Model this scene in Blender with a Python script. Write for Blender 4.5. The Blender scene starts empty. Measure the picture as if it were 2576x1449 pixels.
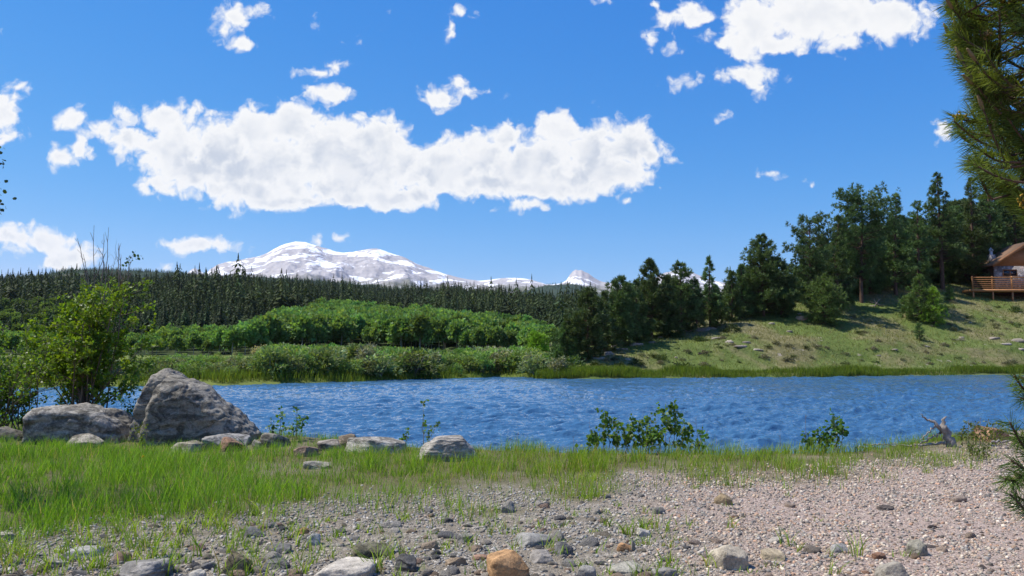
import bpy, bmesh, math, random
import numpy as np
from mathutils import Vector, Matrix

# ------------------------------------------------------------------ camera, sky, sun, exposure
SC = bpy.context.scene
COL = SC.collection
FW, FH, FF = 2576.0, 1449.0, 2022.0          # frame used for measuring the photograph
HORIZON = 895.0
CAM_Z = 1.35
PITCH = math.atan((HORIZON - FH / 2) / FF)
WATER_Z = -0.45

cam_data = bpy.data.cameras.new("camera")
cam_data.sensor_width = 36.0
cam_data.lens = 36.0 * FF / FW
cam_data.clip_start = 0.05
cam_data.clip_end = 60000
cam = bpy.data.objects.new("camera", cam_data)
cam.location = (0, 0, CAM_Z)
cam.rotation_euler = (math.radians(90) + PITCH, 0, 0)
COL.objects.link(cam)
SC.camera = cam

SUN_EL = math.radians(59)
SUN_AZ = math.radians(-80)                    # from +Y (ahead) towards -X (left)
EXPOSURE = 0.34
SUN_STRENGTH = 5.0
SKY_STRENGTH = 0.13

SC.view_settings.view_transform = 'Standard'
SC.view_settings.look = 'None'
SC.view_settings.exposure = EXPOSURE
SC.view_settings.gamma = 1.0
SC.cycles.max_bounces = 8
SC.cycles.diffuse_bounces = 3
SC.cycles.glossy_bounces = 3
SC.cycles.transmission_bounces = 4
SC.cycles.volume_bounces = 1
SC.cycles.transparent_max_bounces = 4
SC.cycles.caustics_reflective = False
SC.cycles.caustics_refractive = False
SC.cycles.use_denoising = True


def ray(px, py):
    r = (px - FW / 2) / FF
    u = (FH / 2 - py) / FF
    c, s = math.cos(PITCH), math.sin(PITCH)
    return r, c - u * s, s + u * c


def tv(px, py):
    x, y, z = ray(px, py)
    return x / y, z / y


def at_depth(px, py, Y):
    t, v = tv(px, py)
    return Vector((t * Y, Y, CAM_Z + v * Y))


def proj(P):
    """world points (N,3) -> frame coordinates"""
    P = np.asarray(P, float)
    x, y, z = P[:, 0], P[:, 1], P[:, 2] - CAM_Z
    c, s = math.cos(PITCH), math.sin(PITCH)
    f = y * c + z * s
    u = -y * s + z * c
    f = np.maximum(f, 1e-3)
    return FW / 2 + FF * x / f, FH / 2 - FF * u / f


# ------------------------------------------------------------------ node helpers
class NT:
    def __init__(self, tree):
        self.t = tree

    def n(self, kind, **kw):
        nd = self.t.nodes.new(kind)
        ins = kw.pop('ins', None)
        for k, v in kw.items():
            setattr(nd, k, v)
        if ins:
            for k, v in ins.items():
                self.set(nd.inputs[k], v)
        return nd

    def set(self, sock, v):
        if isinstance(v, bpy.types.NodeSocket):
            self.t.links.new(v, sock)
        elif hasattr(v, 'outputs'):
            self.t.links.new(v.outputs[0], sock)
        elif isinstance(v, (tuple, list)) and len(v) == 3 and sock.type == 'RGBA':
            sock.default_value = (*v, 1)
        else:
            sock.default_value = v

    def math(self, op, a, b=0.0, c=None, clamp=False):
        ins = {0: a, 1: b}
        if c is not None:
            ins[2] = c
        return self.n('ShaderNodeMath', operation=op, use_clamp=clamp, ins=ins).outputs[0]

    def vmath(self, op, a, b=None, c=None):
        ins = {0: a}
        if b is not None:
            ins[1] = b
        if c is not None:
            ins[2] = c
        nd = self.n('ShaderNodeVectorMath', operation=op, ins=ins)
        return nd.outputs['Value'] if op in ('LENGTH', 'DOT_PRODUCT', 'DISTANCE') else nd.outputs[0]

    def noise(self, vec, scale, detail=4, rough=.5, dist=0.0, lac=2.0):
        return self.n('ShaderNodeTexNoise', ins={'Vector': vec, 'Scale': scale, 'Detail': detail, 'Roughness': rough, 'Distortion': dist, 'Lacunarity': lac}).outputs[0]

    def sstep(self, v, a, b, lo=0.0, hi=1.0):
        return self.n('ShaderNodeMapRange', interpolation_type='SMOOTHSTEP', ins={0: v, 1: a, 2: b, 3: lo, 4: hi}).outputs[0]

    def lin(self, v, a, b, lo=0.0, hi=1.0):
        return self.n('ShaderNodeMapRange', ins={0: v, 1: a, 2: b, 3: lo, 4: hi}).outputs[0]

    def mix(self, f, a, b, mode='MIX'):
        nd = self.n('ShaderNodeMix', data_type='RGBA', blend_type=mode)
        self.set(nd.inputs[0], f)
        self.set(nd.inputs[6], a)
        self.set(nd.inputs[7], b)
        return nd.outputs[2]

    def ramp(self, v, stops):
        nd = self.n('ShaderNodeValToRGB', ins={0: v})
        el = nd.color_ramp.elements
        while len(el) > 1:
            el.remove(el[-1])
        el[0].position = stops[0][0]
        el[0].color = (*stops[0][1], 1)
        for p, c in stops[1:]:
            e = el.new(p)
            e.color = (*c, 1)
        return nd.outputs[0]

    def scale(self, vec, s):
        return self.vmath('MULTIPLY', vec, s)


# ------------------------------------------------------------------ the sky: Nishita with cumulus
world = bpy.data.worlds.new("World")
SC.world = world
world.use_nodes = True
wt = world.node_tree
wt.nodes.clear()
W = NT(wt)
sky = W.n('ShaderNodeTexSky', sky_type='NISHITA', sun_disc=False)
sky.sun_elevation = SUN_EL
sky.sun_rotation = SUN_AZ
sky.altitude = 2500
sky.air_density = 1.0
sky.dust_density = 0.25
sky.ozone_density = 3.0
skycol = W.n('ShaderNodeHueSaturation', ins={'Hue': 0.5, 'Saturation': 1.12, 'Value': 1.0, 'Color': sky}).outputs[0]
ss_ = W.n('ShaderNodeSeparateColor', ins={0: skycol})
skycol = W.n('ShaderNodeCombineColor', ins={0: W.math('MULTIPLY', W.math('POWER', ss_.outputs[0], 1.8), .31), 1: W.math('MULTIPLY', W.math('POWER', ss_.outputs[1], .8), .99), 2: W.math('MULTIPLY', W.math('POWER', ss_.outputs[2], .35), 2.9)}).outputs[0]

gen = W.n('ShaderNodeTexCoord').outputs['Generated']
sep = W.n('ShaderNodeSeparateXYZ', ins={0: gen})
ysafe = W.math('MAXIMUM', W.math('ABSOLUTE', sep.outputs[1]), 0.05)
cu = W.math('DIVIDE', sep.outputs[0], ysafe)
cv = W.math('DIVIDE', sep.outputs[2], ysafe)
uv = W.n('ShaderNodeCombineXYZ', ins={0: cu, 1: cv, 2: 0.0}).outputs[0]

SOLID = [  # x, y, rx, ry of each billow (measured in the frame)
    (180, 300, 46, 38), (160, 395, 48, 34), (198, 375, 42, 34), (255, 330, 50, 30), (310, 278, 34, 26), (330, 350, 70, 40), (410, 295, 80, 36),
    (480, 275, 45, 26), (300, 385, 26, 28), (440, 380, 100, 90), (400, 460, 60, 26), (375, 485, 34, 14), (560, 390, 130, 110), (640, 330, 90, 70),
    (730, 310, 80, 66), (700, 420, 150, 105), (830, 380, 130, 105), (950, 360, 100, 80), (1010, 410, 70, 60), (880, 460, 200, 66), (640, 480, 120, 44),
    (740, 505, 120, 24), (900, 500, 130, 30), (560, 505, 46, 18), (1060, 490, 66, 36), (1120, 400, 80, 62), (1210, 400, 90, 70), (1270, 350, 60, 50),
    (1400, 330, 66, 54), (1360, 400, 110, 80), (1500, 390, 90, 90), (1580, 370, 80, 70), (1640, 395, 52, 44), (1560, 440, 90, 50), (1440, 455, 90, 46),
    (1250, 460, 120, 38), (1590, 325, 50, 34), (1670, 405, 30, 12), (620, 420, 230, 105), (900, 420, 220, 105), (1120, 440, 150, 70), (1320, 425, 180, 75), (1500, 430, 140, 68), (980, 500, 150, 32), (700, 505, 160, 26), (480, 430, 120, 62), (1400, 475, 180, 34), (1320, 515, 60, 22), (1290, 523, 40, 14), (1355, 520, 36, 14), (1580, 508, 27, 9), (832, 245, 62, 33), (790, 230, 30, 22),
    (800, 183, 60, 17), (850, 165, 36, 15), (590, 40, 58, 36), (640, 30, 36, 26), (560, 75, 38, 34), (600, 110, 50, 22), (1130, 75, 22, 30),
    (1160, 35, 32, 24), (1110, 245, 62, 36), (1150, 215, 34, 24), (1180, 238, 40, 20), (15, 280, 48, 60), (20, 340, 40, 30), (40, 217, 40, 16),
    (2050, 40, 240, 78), (1900, 60, 90, 76), (2230, 50, 120, 66), (2120, 105, 70, 26), (1880, 110, 76, 40), (2330, 40, 36, 44), (1960, 115, 90, 26), (1640, 95, 22, 32),
    (1665, 50, 34, 26), (1740, 40, 60, 36), (1650, 15, 24, 14), (1880, 190, 72, 36), (1915, 218, 36, 24), (1825, 285, 32, 18),
    (1510, 5, 34, 14), (1945, 438, 28, 13), (2043, 468, 22, 11), (2372, 330, 26, 34), (40, 592, 76, 36), (120, 605, 80, 34), (175, 640, 80, 40),
    (160, 662, 64, 24), (20, 625, 40, 18), (470, 618, 80, 22), (540, 612, 66, 22), (600, 622, 36, 16), (420, 670, 27, 14), (795, 605, 30, 18), (850, 602, 28, 13),
]
FAINT = [
    (965, 22, 30, 20), (1028, 8, 20, 12), (895, 98, 36, 24), (740, 140, 24, 18), (408, 152, 16, 26), (1270, 235, 24, 20), (0, 85, 22, 36),
    (1720, 205, 66, 48), (1505, 268, 32, 18), (1740, 405, 24, 20), (1890, 375, 24, 22), (1965, 478, 20, 9), (1280, 5, 26, 14), (800, 60, 40, 30),
    (490, 660, 12, 22), (1950, 175, 56, 34), (1780, 80, 60, 40), (70, 320, 44, 40), (340, 300, 110, 50), (960, 75, 26, 22), (1690, 110, 60, 40), (2110, 140, 60, 16), (1250, 10, 40, 24),
]


def billow(b):
    bx, by, rx, ry = b
    t, v = tv(bx, by)
    return t, v, abs(tv(bx + rx, by)[0] - t), abs(tv(bx, by - ry)[1] - v)


BILLOWS = [(*billow(b), 0) for b in SOLID] + [(*billow(b), 1) for b in FAINT]

# domain warp so that no billow is a clean ellipse
wn = W.n('ShaderNodeTexNoise', ins={'Vector': uv, 'Scale': 30.0, 'Detail': 3, 'Roughness': .5})
warp = W.vmath('MULTIPLY_ADD', W.vmath('SUBTRACT', wn.outputs[1], (.5, .5, .5)), (0.026, 0.020, 0), uv)
puff = W.n('ShaderNodeTexVoronoi', feature='F1', ins={'Vector': warp, 'Scale': 44.0, 'Detail': 2.0, 'Roughness': .5}).outputs[0]
fine = W.noise(warp, 56.0, 9, .60, 0.25)
edge = W.math('ADD', W.math('MULTIPLY', W.math('SUBTRACT', fine, .5), 1.75), W.math('MULTIPLY', W.math('SUBTRACT', .46, puff), .68))
under = W.sstep(W.noise(W.vmath('ADD', uv, (0.004, 0.014, 0)), 17.0, 5, .55, .4), .36, .64)
lowpart = W.math('SUBTRACT', 1.0, W.sstep(cv, .22, .40))
lowpart = W.math('MULTIPLY_ADD', lowpart, .65, .35)
CLOUD = 5.9


def background(col):
    return W.n('ShaderNodeBackground', ins={'Color': col, 'Strength': SKY_STRENGTH}).outputs[0]


CLEAR = background(skycol)


def fld(lst):
    acc = None
    for (t, v, ru, rv, _) in lst:
        q = W.vmath('MULTIPLY_ADD', warp, (1 / ru, 1 / rv, 0), (-t / ru, -v / rv, 0))
        k = min(1.15, max(.30, (ru * rv) ** .5 * FF / 62.0))      # small billows fray away, big ones stay solid
        ln = W.math('MULTIPLY_ADD', W.vmath('LENGTH', q), k, 1.06 - 1.06 * k)
        acc = ln if acc is None else W.math('SMOOTH_MIN', acc, ln, 0.3)
    return acc


def cloud_leaf(lst):
    so, fa = [b for b in lst if b[4] == 0], [b for b in lst if b[4] == 1]
    if not lst:
        return CLEAR
    alpha = None
    shade = 0.0
    if so:
        d = W.math('ADD', W.math('MULTIPLY', W.math('SUBTRACT', 1.12, fld(so)), 1.5), edge)
        alpha = W.sstep(d, -0.20, 0.52)
        shade = W.math('MULTIPLY', W.math('MULTIPLY', W.sstep(d, .45, 1.5), W.math('MULTIPLY_ADD', under, .75, .25)), lowpart)
    if fa:
        d2 = W.math('ADD', W.math('SUBTRACT', 1.0, fld(fa)), W.math('MULTIPLY', edge, 1.25))
        a2 = W.math('MULTIPLY', W.sstep(d2, 0.0, 0.8), .75)
        alpha = a2 if alpha is None else W.math('MAXIMUM', alpha, a2)
    c = W.mix(shade, (CLOUD, CLOUD, CLOUD), (CLOUD * .60, CLOUD * .66, CLOUD * .765))
    return background(W.mix(alpha, skycol, c))


def sky_tree(lst, depth=0):
    """splits the sky into regions, so that each direction only looks at the billows near it"""
    if len(lst) <= 9 or depth > 4:
        return cloud_leaf(lst)
    best = None
    for ax in (0, 1):
        for b in lst:
            for sgn in (-1.55, 1.55):
                k = b[ax] + sgn * b[2 + ax]
                lo = [c for c in lst if c[ax] - 1.5 * c[2 + ax] - .02 < k]
                hi = [c for c in lst if c[ax] + 1.5 * c[2 + ax] + .02 > k]
                cost = max(len(lo), len(hi)) + .3 * (len(lo) + len(hi))
                if best is None or cost < best[0]:
                    best = (cost, ax, k, lo, hi)
    _, ax, k, lo, hi = best
    if max(len(lo), len(hi)) >= len(lst):
        return cloud_leaf(lst)
    f = W.math('GREATER_THAN', (cu, cv)[ax], k)
    return W.n('ShaderNodeMixShader', ins={0: f, 1: sky_tree(lo, depth + 1), 2: sky_tree(hi, depth + 1)}).outputs[0]


# scattered clouds over the rest of the sky (overhead and behind)
zsafe = W.math('MAXIMUM', sep.outputs[2], 0.06)
plane = W.n('ShaderNodeCombineXYZ', ins={0: W.math('DIVIDE', sep.outputs[0], zsafe), 1: W.math('DIVIDE', sep.outputs[1], zsafe), 2: 0.0}).outputs[0]
over = W.sstep(W.noise(plane, 1.15, 6, .58, .2), .555, .68)
over = W.math('MULTIPLY', over, W.sstep(sep.outputs[2], .06, .2))
REST = background(W.mix(over, skycol, (CLOUD, CLOUD, CLOUD)))
inview = W.math('MULTIPLY', W.math('GREATER_THAN', sep.outputs[1], .1), W.math('LESS_THAN', cv, .53))
surf = W.n('ShaderNodeMixShader', ins={0: inview, 1: REST, 2: sky_tree(BILLOWS)})
wo = W.n('ShaderNodeOutputWorld', ins={0: surf})
world.cycles.sampling_method = 'NONE'

sun_data = bpy.data.lights.new("sun", 'SUN')
sun_data.energy = SUN_STRENGTH
sun_data.angle = math.radians(0.53)
sun_data.color = (1.0, 0.945, 0.86)
sun = bpy.data.objects.new("sun", sun_data)
sdir = Vector((math.sin(SUN_AZ) * math.cos(SUN_EL), math.cos(SUN_AZ) * math.cos(SUN_EL), math.sin(SUN_EL)))
sun.rotation_euler = (-sdir).to_track_quat('-Z', 'Y').to_euler()
sun.location = (0, 0, 50)
COL.objects.link(sun)


# ------------------------------------------------------------------ numeric helpers
def _hash(ix, iy, iz, seed):
    h = (ix.astype(np.uint32) * np.uint32(374761393) + iy.astype(np.uint32) * np.uint32(668265263) + iz.astype(np.uint32) * np.uint32(2147483647) + np.uint32((seed * 974711 + 12345) & 0xffffffff))
    h ^= h >> np.uint32(13)
    h *= np.uint32(1274126177)
    h ^= h >> np.uint32(16)
    h *= np.uint32(2246822519)
    h ^= h >> np.uint32(15)
    return h.astype(np.float64) / 4294967295.0


def vnoise(P, seed=0):
    P = np.asarray(P, float)
    I = np.floor(P).astype(np.int64)
    f = P - I
    f = f * f * f * (f * (f * 6 - 15) + 10)
    out = 0
    for dx in (0, 1):
        wx = f[:, 0] if dx else 1 - f[:, 0]
        for dy in (0, 1):
            wy = f[:, 1] if dy else 1 - f[:, 1]
            for dz in (0, 1):
                wz = f[:, 2] if dz else 1 - f[:, 2]
                out = out + wx * wy * wz * _hash(I[:, 0] + dx, I[:, 1] + dy, I[:, 2] + dz, seed)
    return out * 2 - 1


_ROT = np.array([[0.00, 0.80, 0.60], [-0.80, 0.36, -0.48], [-0.60, -0.48, 0.64]])


def fbm(P, oct=5, gain=.5, lac=2.05, seed=0):
    P = np.array(P, float)
    a, s, tot = 1.0, 0.0, 0.0
    for o in range(oct):
        s = s + a * vnoise(P, seed + o * 17)
        tot += a
        a *= gain
        P = (P @ _ROT) * lac + 3.7
    return s / tot


def fbm2(x, y, scale, oct=5, gain=.5, seed=0):
    x, y = np.broadcast_arrays(np.asarray(x, float), np.asarray(y, float))
    return fbm(np.stack([x.ravel() * scale, y.ravel() * scale, np.full(x.size, seed * 1.37)], 1), oct, gain, seed=seed).reshape(x.shape)


def smooth(a, b, x):
    t = np.clip((x - a) / (b - a), 0, 1)
    return t * t * (3 - 2 * t)


def unit(v):
    return v / np.maximum(np.linalg.norm(v, axis=-1, keepdims=True), 1e-9)


def mesh_np(name, V, faces, mat=None, cols=None, smooth_shade=False):
    """faces: list of (M,k) int arrays"""
    me = bpy.data.meshes.new(name)
    V = np.asarray(V, np.float32)
    me.vertices.add(len(V))
    me.vertices.foreach_set('co', V.ravel())
    loops = np.concatenate([np.asarray(f).ravel() for f in faces]).astype(np.int32)
    counts = np.concatenate([np.full(len(f), np.asarray(f).shape[1]) for f in faces]).astype(np.int32)
    starts = np.concatenate([[0], np.cumsum(counts)[:-1]]).astype(np.int32)
    me.loops.add(len(loops))
    me.loops.foreach_set('vertex_index', loops)
    me.polygons.add(len(counts))
    me.polygons.foreach_set('loop_start', starts)
    me.polygons.foreach_set('loop_total', counts)
    if smooth_shade:
        me.polygons.foreach_set('use_smooth', np.ones(len(counts), bool))
    me.update(calc_edges=True)
    if cols is not None:
        at = me.color_attributes.new('tint', 'FLOAT_COLOR', 'POINT')
        c = np.ones((len(V), 4), np.float32)
        c[:, :3] = cols
        at.data.foreach_set('color', c.ravel())
    if mat is not None:
        me.materials.append(mat)
    return me


KIDS = {}


def link(name, data, parent=None, loc=None, rot=None, scale=None):
    o = bpy.data.objects.new(name, data)
    bpy.context.scene.collection.objects.link(o)
    if parent is not None:
        o.parent = parent
        KIDS.setdefault(parent.name, []).append(o)
    if loc is not None:
        o.location = loc
    if rot is not None:
        o.rotation_euler = rot
    if scale is not None:
        o.scale = scale if hasattr(scale, '__len__') else (scale,) * 3
    return o


def tag(o, label=None, cat=None, group=None, kind=None):
    if label:
        o['label'] = label
    if cat:
        o['category'] = cat
    if group:
        o['group'] = group
    if kind:
        o['kind'] = kind
    return o


def dup(o, parent=None):
    c = o.copy()
    bpy.context.scene.collection.objects.link(c)
    if parent is not None:
        c.parent = parent
    for ch in KIDS.get(o.name, ()):
        dup(ch, c)
    return c


class Soup:
    """collects vertices, faces and colours for one mesh"""
    def __init__(self):
        self.V, self.F, self.C, self.n = [], [], [], 0

    def add(self, V, F, C=None):
        V = np.asarray(V, float).reshape(-1, 3)
        self.V.append(V)
        for f in (F if isinstance(F, list) else [F]):
            self.F.append(np.asarray(f) + self.n)
        self.C.append(np.broadcast_to(np.asarray(C if C is not None else (1, 1, 1), float), V.shape))
        self.n += len(V)

    def mesh(self, name, mat, smooth_shade=False):
        by = {}
        for f in self.F:
            by.setdefault(f.shape[1], []).append(f)
        return mesh_np(name, np.concatenate(self.V), [np.concatenate(v) for v in by.values()], mat, np.concatenate(self.C), smooth_shade)


def tube(pts, radii, n=6, cap=True):
    P = np.asarray(pts, float)
    R = np.broadcast_to(np.asarray(radii, float), (len(P),))
    T = unit(np.gradient(P, axis=0))
    ref = np.array([0.31, 0.17, 0.93]) if abs(T[0][2]) < .85 else np.array([0.9, 0.2, 0.1])
    U = unit(np.cross(T, ref))
    B = np.cross(T, U)
    a = np.arange(n) * 2 * np.pi / n
    ring = U[:, None] * np.cos(a)[None, :, None] + B[:, None] * np.sin(a)[None, :, None]
    V = (P[:, None] + ring * R[:, None, None]).reshape(-1, 3)
    i = np.arange(len(P) - 1)[:, None] * n
    j = np.arange(n)[None]
    k = (j + 1) % n
    Q = np.stack([i + j, i + k, i + n + k, i + n + j], -1).reshape(-1, 4)
    F = [Q]
    if cap:
        V = np.vstack([V, P[-1] + T[-1] * R[-1]])
        b = (len(P) - 1) * n
        F.append(np.stack([b + np.arange(n), b + (np.arange(n) + 1) % n, np.full(n, len(V) - 1)], 1))
    return V, F


def box(lo, hi):
    x0, y0, z0 = lo
    x1, y1, z1 = hi
    V = np.array([[x0, y0, z0], [x1, y0, z0], [x1, y1, z0], [x0, y1, z0], [x0, y0, z1], [x1, y0, z1], [x1, y1, z1], [x0, y1, z1]], float)
    F = np.array([[3, 2, 1, 0], [4, 5, 6, 7], [0, 1, 5, 4], [1, 2, 6, 5], [2, 3, 7, 6], [3, 0, 4, 7]])
    return V, F


def prism(poly, a, b, axis=1):
    """polygon in (x,z) swept from y=a to y=b (axis 1), or in (y,z) swept along x (axis 0)"""
    n = len(poly)
    P = np.array(poly, float)
    V = np.zeros((2 * n, 3))
    o = [i for i in range(3) if i != axis]
    V[:n, o[0]], V[:n, o[1]], V[:n, axis] = P[:, 0], P[:, 1], a
    V[n:, o[0]], V[n:, o[1]], V[n:, axis] = P[:, 0], P[:, 1], b
    i = np.arange(n)
    Q = np.stack([i, (i + 1) % n, n + (i + 1) % n, n + i], 1)
    return V, [Q, i[None, ::-1].copy(), (n + i)[None]]


def rand_unit(rng, n):
    v = rng.normal(size=(n, 3))
    return unit(v)


def frames(D, rng):
    """two vectors perpendicular to each direction, turned at random about it"""
    r = rand_unit(rng, len(D))
    U = unit(np.cross(D, r))
    return U, np.cross(D, U)


def leaves(P, D, size, width, rng, tilt=.5, kind='lance', fold=.0):
    """leaf blades: P base points, D directions"""
    n = len(P)
    s = (np.asarray(size) * np.ones(n))[:, None]
    D = unit(D + rand_unit(rng, n) * tilt)
    U, B = frames(D, rng)
    w = width * s
    if kind == 'lance':
        V = np.stack([P, P + D * s * .45 + U * w * .5 + B * s * fold, P + D * s, P + D * s * .45 - U * w * .5 + B * s * fold], 1)
        F = np.arange(n * 4).reshape(n, 4)
    else:
        V = np.stack([P, P + D * s * .25 + U * w * .46, P + D * s * .62 + U * w * .46 + B * s * fold, P + D * s, P + D * s * .62 - U * w * .46 + B * s * fold, P + D * s * .25 - U * w * .46], 1)
        F = np.arange(n * 6).reshape(n, 6)
    return V.reshape(-1, 3), F


def leaf_cols(base, n, k, rng, dv=.25, warm=.12):
    v = 1 + rng.uniform(-dv, dv, (n, 1))
    c = np.array(base)[None] * v
    c = c * (1 + np.array([1, .25, -.3])[None] * rng.normal(0, warm, (n, 1)))
    return np.repeat(np.clip(c, .003, 1), k, 0)


# ------------------------------------------------------------------ materials
MATS = {}


def new_mat(name):
    m = bpy.data.materials.new(name)
    m.use_nodes = True
    m.node_tree.nodes.clear()
    MATS[name] = m
    t = NT(m.node_tree)
    t.out = t.n('ShaderNodeOutputMaterial')
    return m, t


def finish(t, color, rough=.85, bump=None, strength=.5, dist=.02, spec=.3, **kw):
    ins = {'Base Color': color, 'Roughness': rough, 'Specular IOR Level': spec}
    ins.update(kw)
    b = t.n('ShaderNodeBsdfPrincipled', ins=ins)
    if bump is not None:
        bn = t.n('ShaderNodeBump', ins={'Strength': strength, 'Distance': dist, 'Height': bump})
        t.set(b.inputs['Normal'], bn)
    t.set(t.out.inputs[0], b)
    return b


def foliage_mat(name, mult=(1, 1, 1), trans=.35, rough=.55, var=.25, spec=.25):
    m, t = new_mat(name)
    at = t.n('ShaderNodeAttribute', attribute_name='tint').outputs['Color']
    rnd = t.n('ShaderNodeObjectInfo').outputs['Random']
    c = t.mix(1.0, at, mult, 'MULTIPLY')
    c = t.n('ShaderNodeHueSaturation', ins={'Hue': t.lin(rnd, 0, 1, .5 - .02, .5 + .015), 'Saturation': 1.0, 'Value': t.lin(rnd, 0, 1, 1 - var, 1 + var), 'Color': c}).outputs[0]
    b = t.n('ShaderNodeBsdfPrincipled', ins={'Base Color': c, 'Roughness': rough, 'Specular IOR Level': spec})
    tc = t.mix(1.0, c, (1.5, 1.55, .6), 'MULTIPLY')
    tr = t.n('ShaderNodeBsdfTranslucent', ins={'Color': tc})
    mx = t.n('ShaderNodeMixShader', ins={0: trans, 1: b, 2: tr})
    t.set(t.out.inputs[0], mx)
    return m


def bark_mat(name, c1, c2, scale=8.0):
    m, t = new_mat(name)
    p = t.n('ShaderNodeTexCoord').outputs['Object']
    q = t.scale(p, (1, 1, .25))
    n = t.noise(q, scale, 8, .65)
    finish(t, t.ramp(n, [(.3, c1), (.7, c2)]), .9, n, .8, .03)
    return m


def plain_mat(name, c, rough=.8, var=.2, scale=6.0, stretch=(1, 1, 1), spec=.3, bump=.3):
    m, t = new_mat(name)
    p = t.scale(t.n('ShaderNodeTexCoord').outputs['Object'], stretch)
    n = t.noise(p, scale, 6, .6)
    finish(t, t.ramp(n, [(.25, tuple(x * (1 - var) for x in c)), (.75, tuple(min(1, x * (1 + var)) for x in c))]), rough, n, bump, .02, spec)
    return m


def tint_mat(name, rough=.85, noise_scale=40, amp=.35):
    """base colour from the mesh's own tint, broken up by noise"""
    m, t = new_mat(name)
    at = t.n('ShaderNodeAttribute', attribute_name='tint').outputs['Color']
    n = t.noise(t.n('ShaderNodeTexCoord').outputs['Object'], noise_scale, 4, .6)
    k = t.lin(n, .3, .7, 1 - amp, 1 + amp)
    c = t.mix(1.0, at, t.n('ShaderNodeCombineColor', ins={0: k, 1: k, 2: k}), 'MULTIPLY')
    finish(t, c, rough)
    return m


# ------------------------------------------------------------------ terrain functions
T_SH = np.array([-3.0, -1.2, -.64, -.37, -.20, -.044, -.02, .025, .03, .10, .204, .40, .637, 1.2, 3.0])
Y_SH = np.array([40, 44, 48, 51.5, 58, 68, 71.5, 69.5, 65, 65.5, 69, 73, 80, 92, 100.])
T_HL = np.array([-3.0, .0, .05, .105, .19, .278, .36, .446, .637, 1.2, 3.0])
S_HL = np.array([0, .0, .045, .135, .195, .25, .28, .29, .306, .34, .35])
CREST_PX = np.array([[-1800, 690], [-600, 690], [0, 693], [150, 690], [300, 692], [500, 698], [700, 705], [850, 712], [1000, 722], [1060, 716], [1200, 722], [1300, 735], [1400, 750], [1500, 758], [1600, 770], [1800, 800], [2400, 830], [4000, 830]], float)
T_CR = (CREST_PX[:, 0] - FW / 2) / FF
V_CR = np.array([tv(a, b)[1] for a, b in CREST_PX])
Y_CR = 1200.0
TREE_H = 29.0


def shore_y(t):
    return np.interp(t, T_SH, Y_SH)


def far_z(x, y):
    """far shore, the valley behind it, the grassy slope and the forested hill"""
    x = np.asarray(x, float)
    y = np.asarray(y, float)
    t = x / np.maximum(y, 1)
    ys = shore_y(t) + fbm2(x, y, .12, 3, seed=5) * 1.2
    d = y - ys
    bank = np.where(d < 0, d * .35, .28 * smooth(0, 1.2, d) + .012 * np.maximum(d - 1.2, 0))
    zc = V_CR_at(t) * Y_CR + CAM_Z - TREE_H
    u = np.clip((y - 200) / (Y_CR - 200), 0, 1.0)
    valley = WATER_Z + bank + np.where(y > 200, (zc - 2.0) * (u ** 1.12), 0) + np.maximum(0, fbm2(x, y, .005, 4, seed=8)) * 9 * smooth(230, 400, y) * (1 - smooth(700, 1000, y))
    valley = valley - np.maximum(y - Y_CR, 0) * .12
    s = np.interp(t, T_HL, S_HL)
    dd = np.maximum(d - 2.5, 0)
    lim = np.interp(t, [0, .105, .19, .278, .36, .446, .637, 1.2], [12, 17, 21, 26, 30, 35, 43, 50])
    rise = s * np.minimum(dd, lim) + (np.maximum(dd - lim, 0) * s * .28) * np.exp(-np.maximum(dd - lim, 0) / 300)
    rise = rise * smooth(0, 10, dd)
    lump = (fbm2(x, y, .07, 4, seed=11) * .9 + fbm2(x, y, .35, 4, seed=12) * .22) * smooth(0, 12, dd) * np.clip(s / .2, 0, 1)
    return valley + rise + lump


def V_CR_at(t):
    return np.interp(t, T_CR, V_CR)


BX = np.array([-40, -14, -7, -5, -4, -3, -1, 1, 3, 5, 7, 10, 14, 40.])
BY = np.array([17, 16.5, 15.8, 14.9, 13.6, 12.9, 11.7, 11.3, 10.9, 11.4, 13.2, 15, 16, 17.])


def bank_y(x):
    return np.interp(x, BX, BY)


def near_z(x, y):
    """the near shore: gravel and grass, then a bank down to the lake bed"""
    x = np.asarray(x, float)
    y = np.asarray(y, float)
    z = fbm2(x, y, .45, 3, seed=21) * .045 + fbm2(x, y, 2.6, 4, seed=22) * .014
    yb = bank_y(x) + fbm2(x, y, .7, 3, seed=23) * .35
    d = y - yb
    z = z - np.where(d > 0, np.minimum(.42 * d * smooth(-.2, .8, d), 3.0), 0)
    z = z + .05 * smooth(-2.5, -.6, d) * (1 - smooth(-.3, .3, d))
    return z


def grid_mesh(name, xs, ys, zf, mat):
    X, Y = np.meshgrid(xs, ys)
    Z = zf(X, Y)
    nx, ny = len(xs), len(ys)
    i = np.arange(ny - 1)[:, None] * nx
    j = np.arange(nx - 1)[None]
    F = np.stack([i + j, i + j + 1, i + nx + j + 1, i + nx + j], -1).reshape(-1, 4)
    return mesh_np(name, np.stack([X, Y, Z], -1).reshape(-1, 3), [F], mat, None, True)


def polar_mesh(name, ts, ys, zf, mat):
    Tt, Y = np.meshgrid(ts, ys)
    X = Tt * Y
    Z = zf(X, Y)
    nx, ny = len(ts), len(ys)
    i = np.arange(ny - 1)[:, None] * nx
    j = np.arange(nx - 1)[None]
    F = np.stack([i + j, i + j + 1, i + nx + j + 1, i + nx + j], -1).reshape(-1, 4)
    return mesh_np(name, np.stack([X, Y, Z], -1).reshape(-1, 3), [F], mat, None, True)


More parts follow.
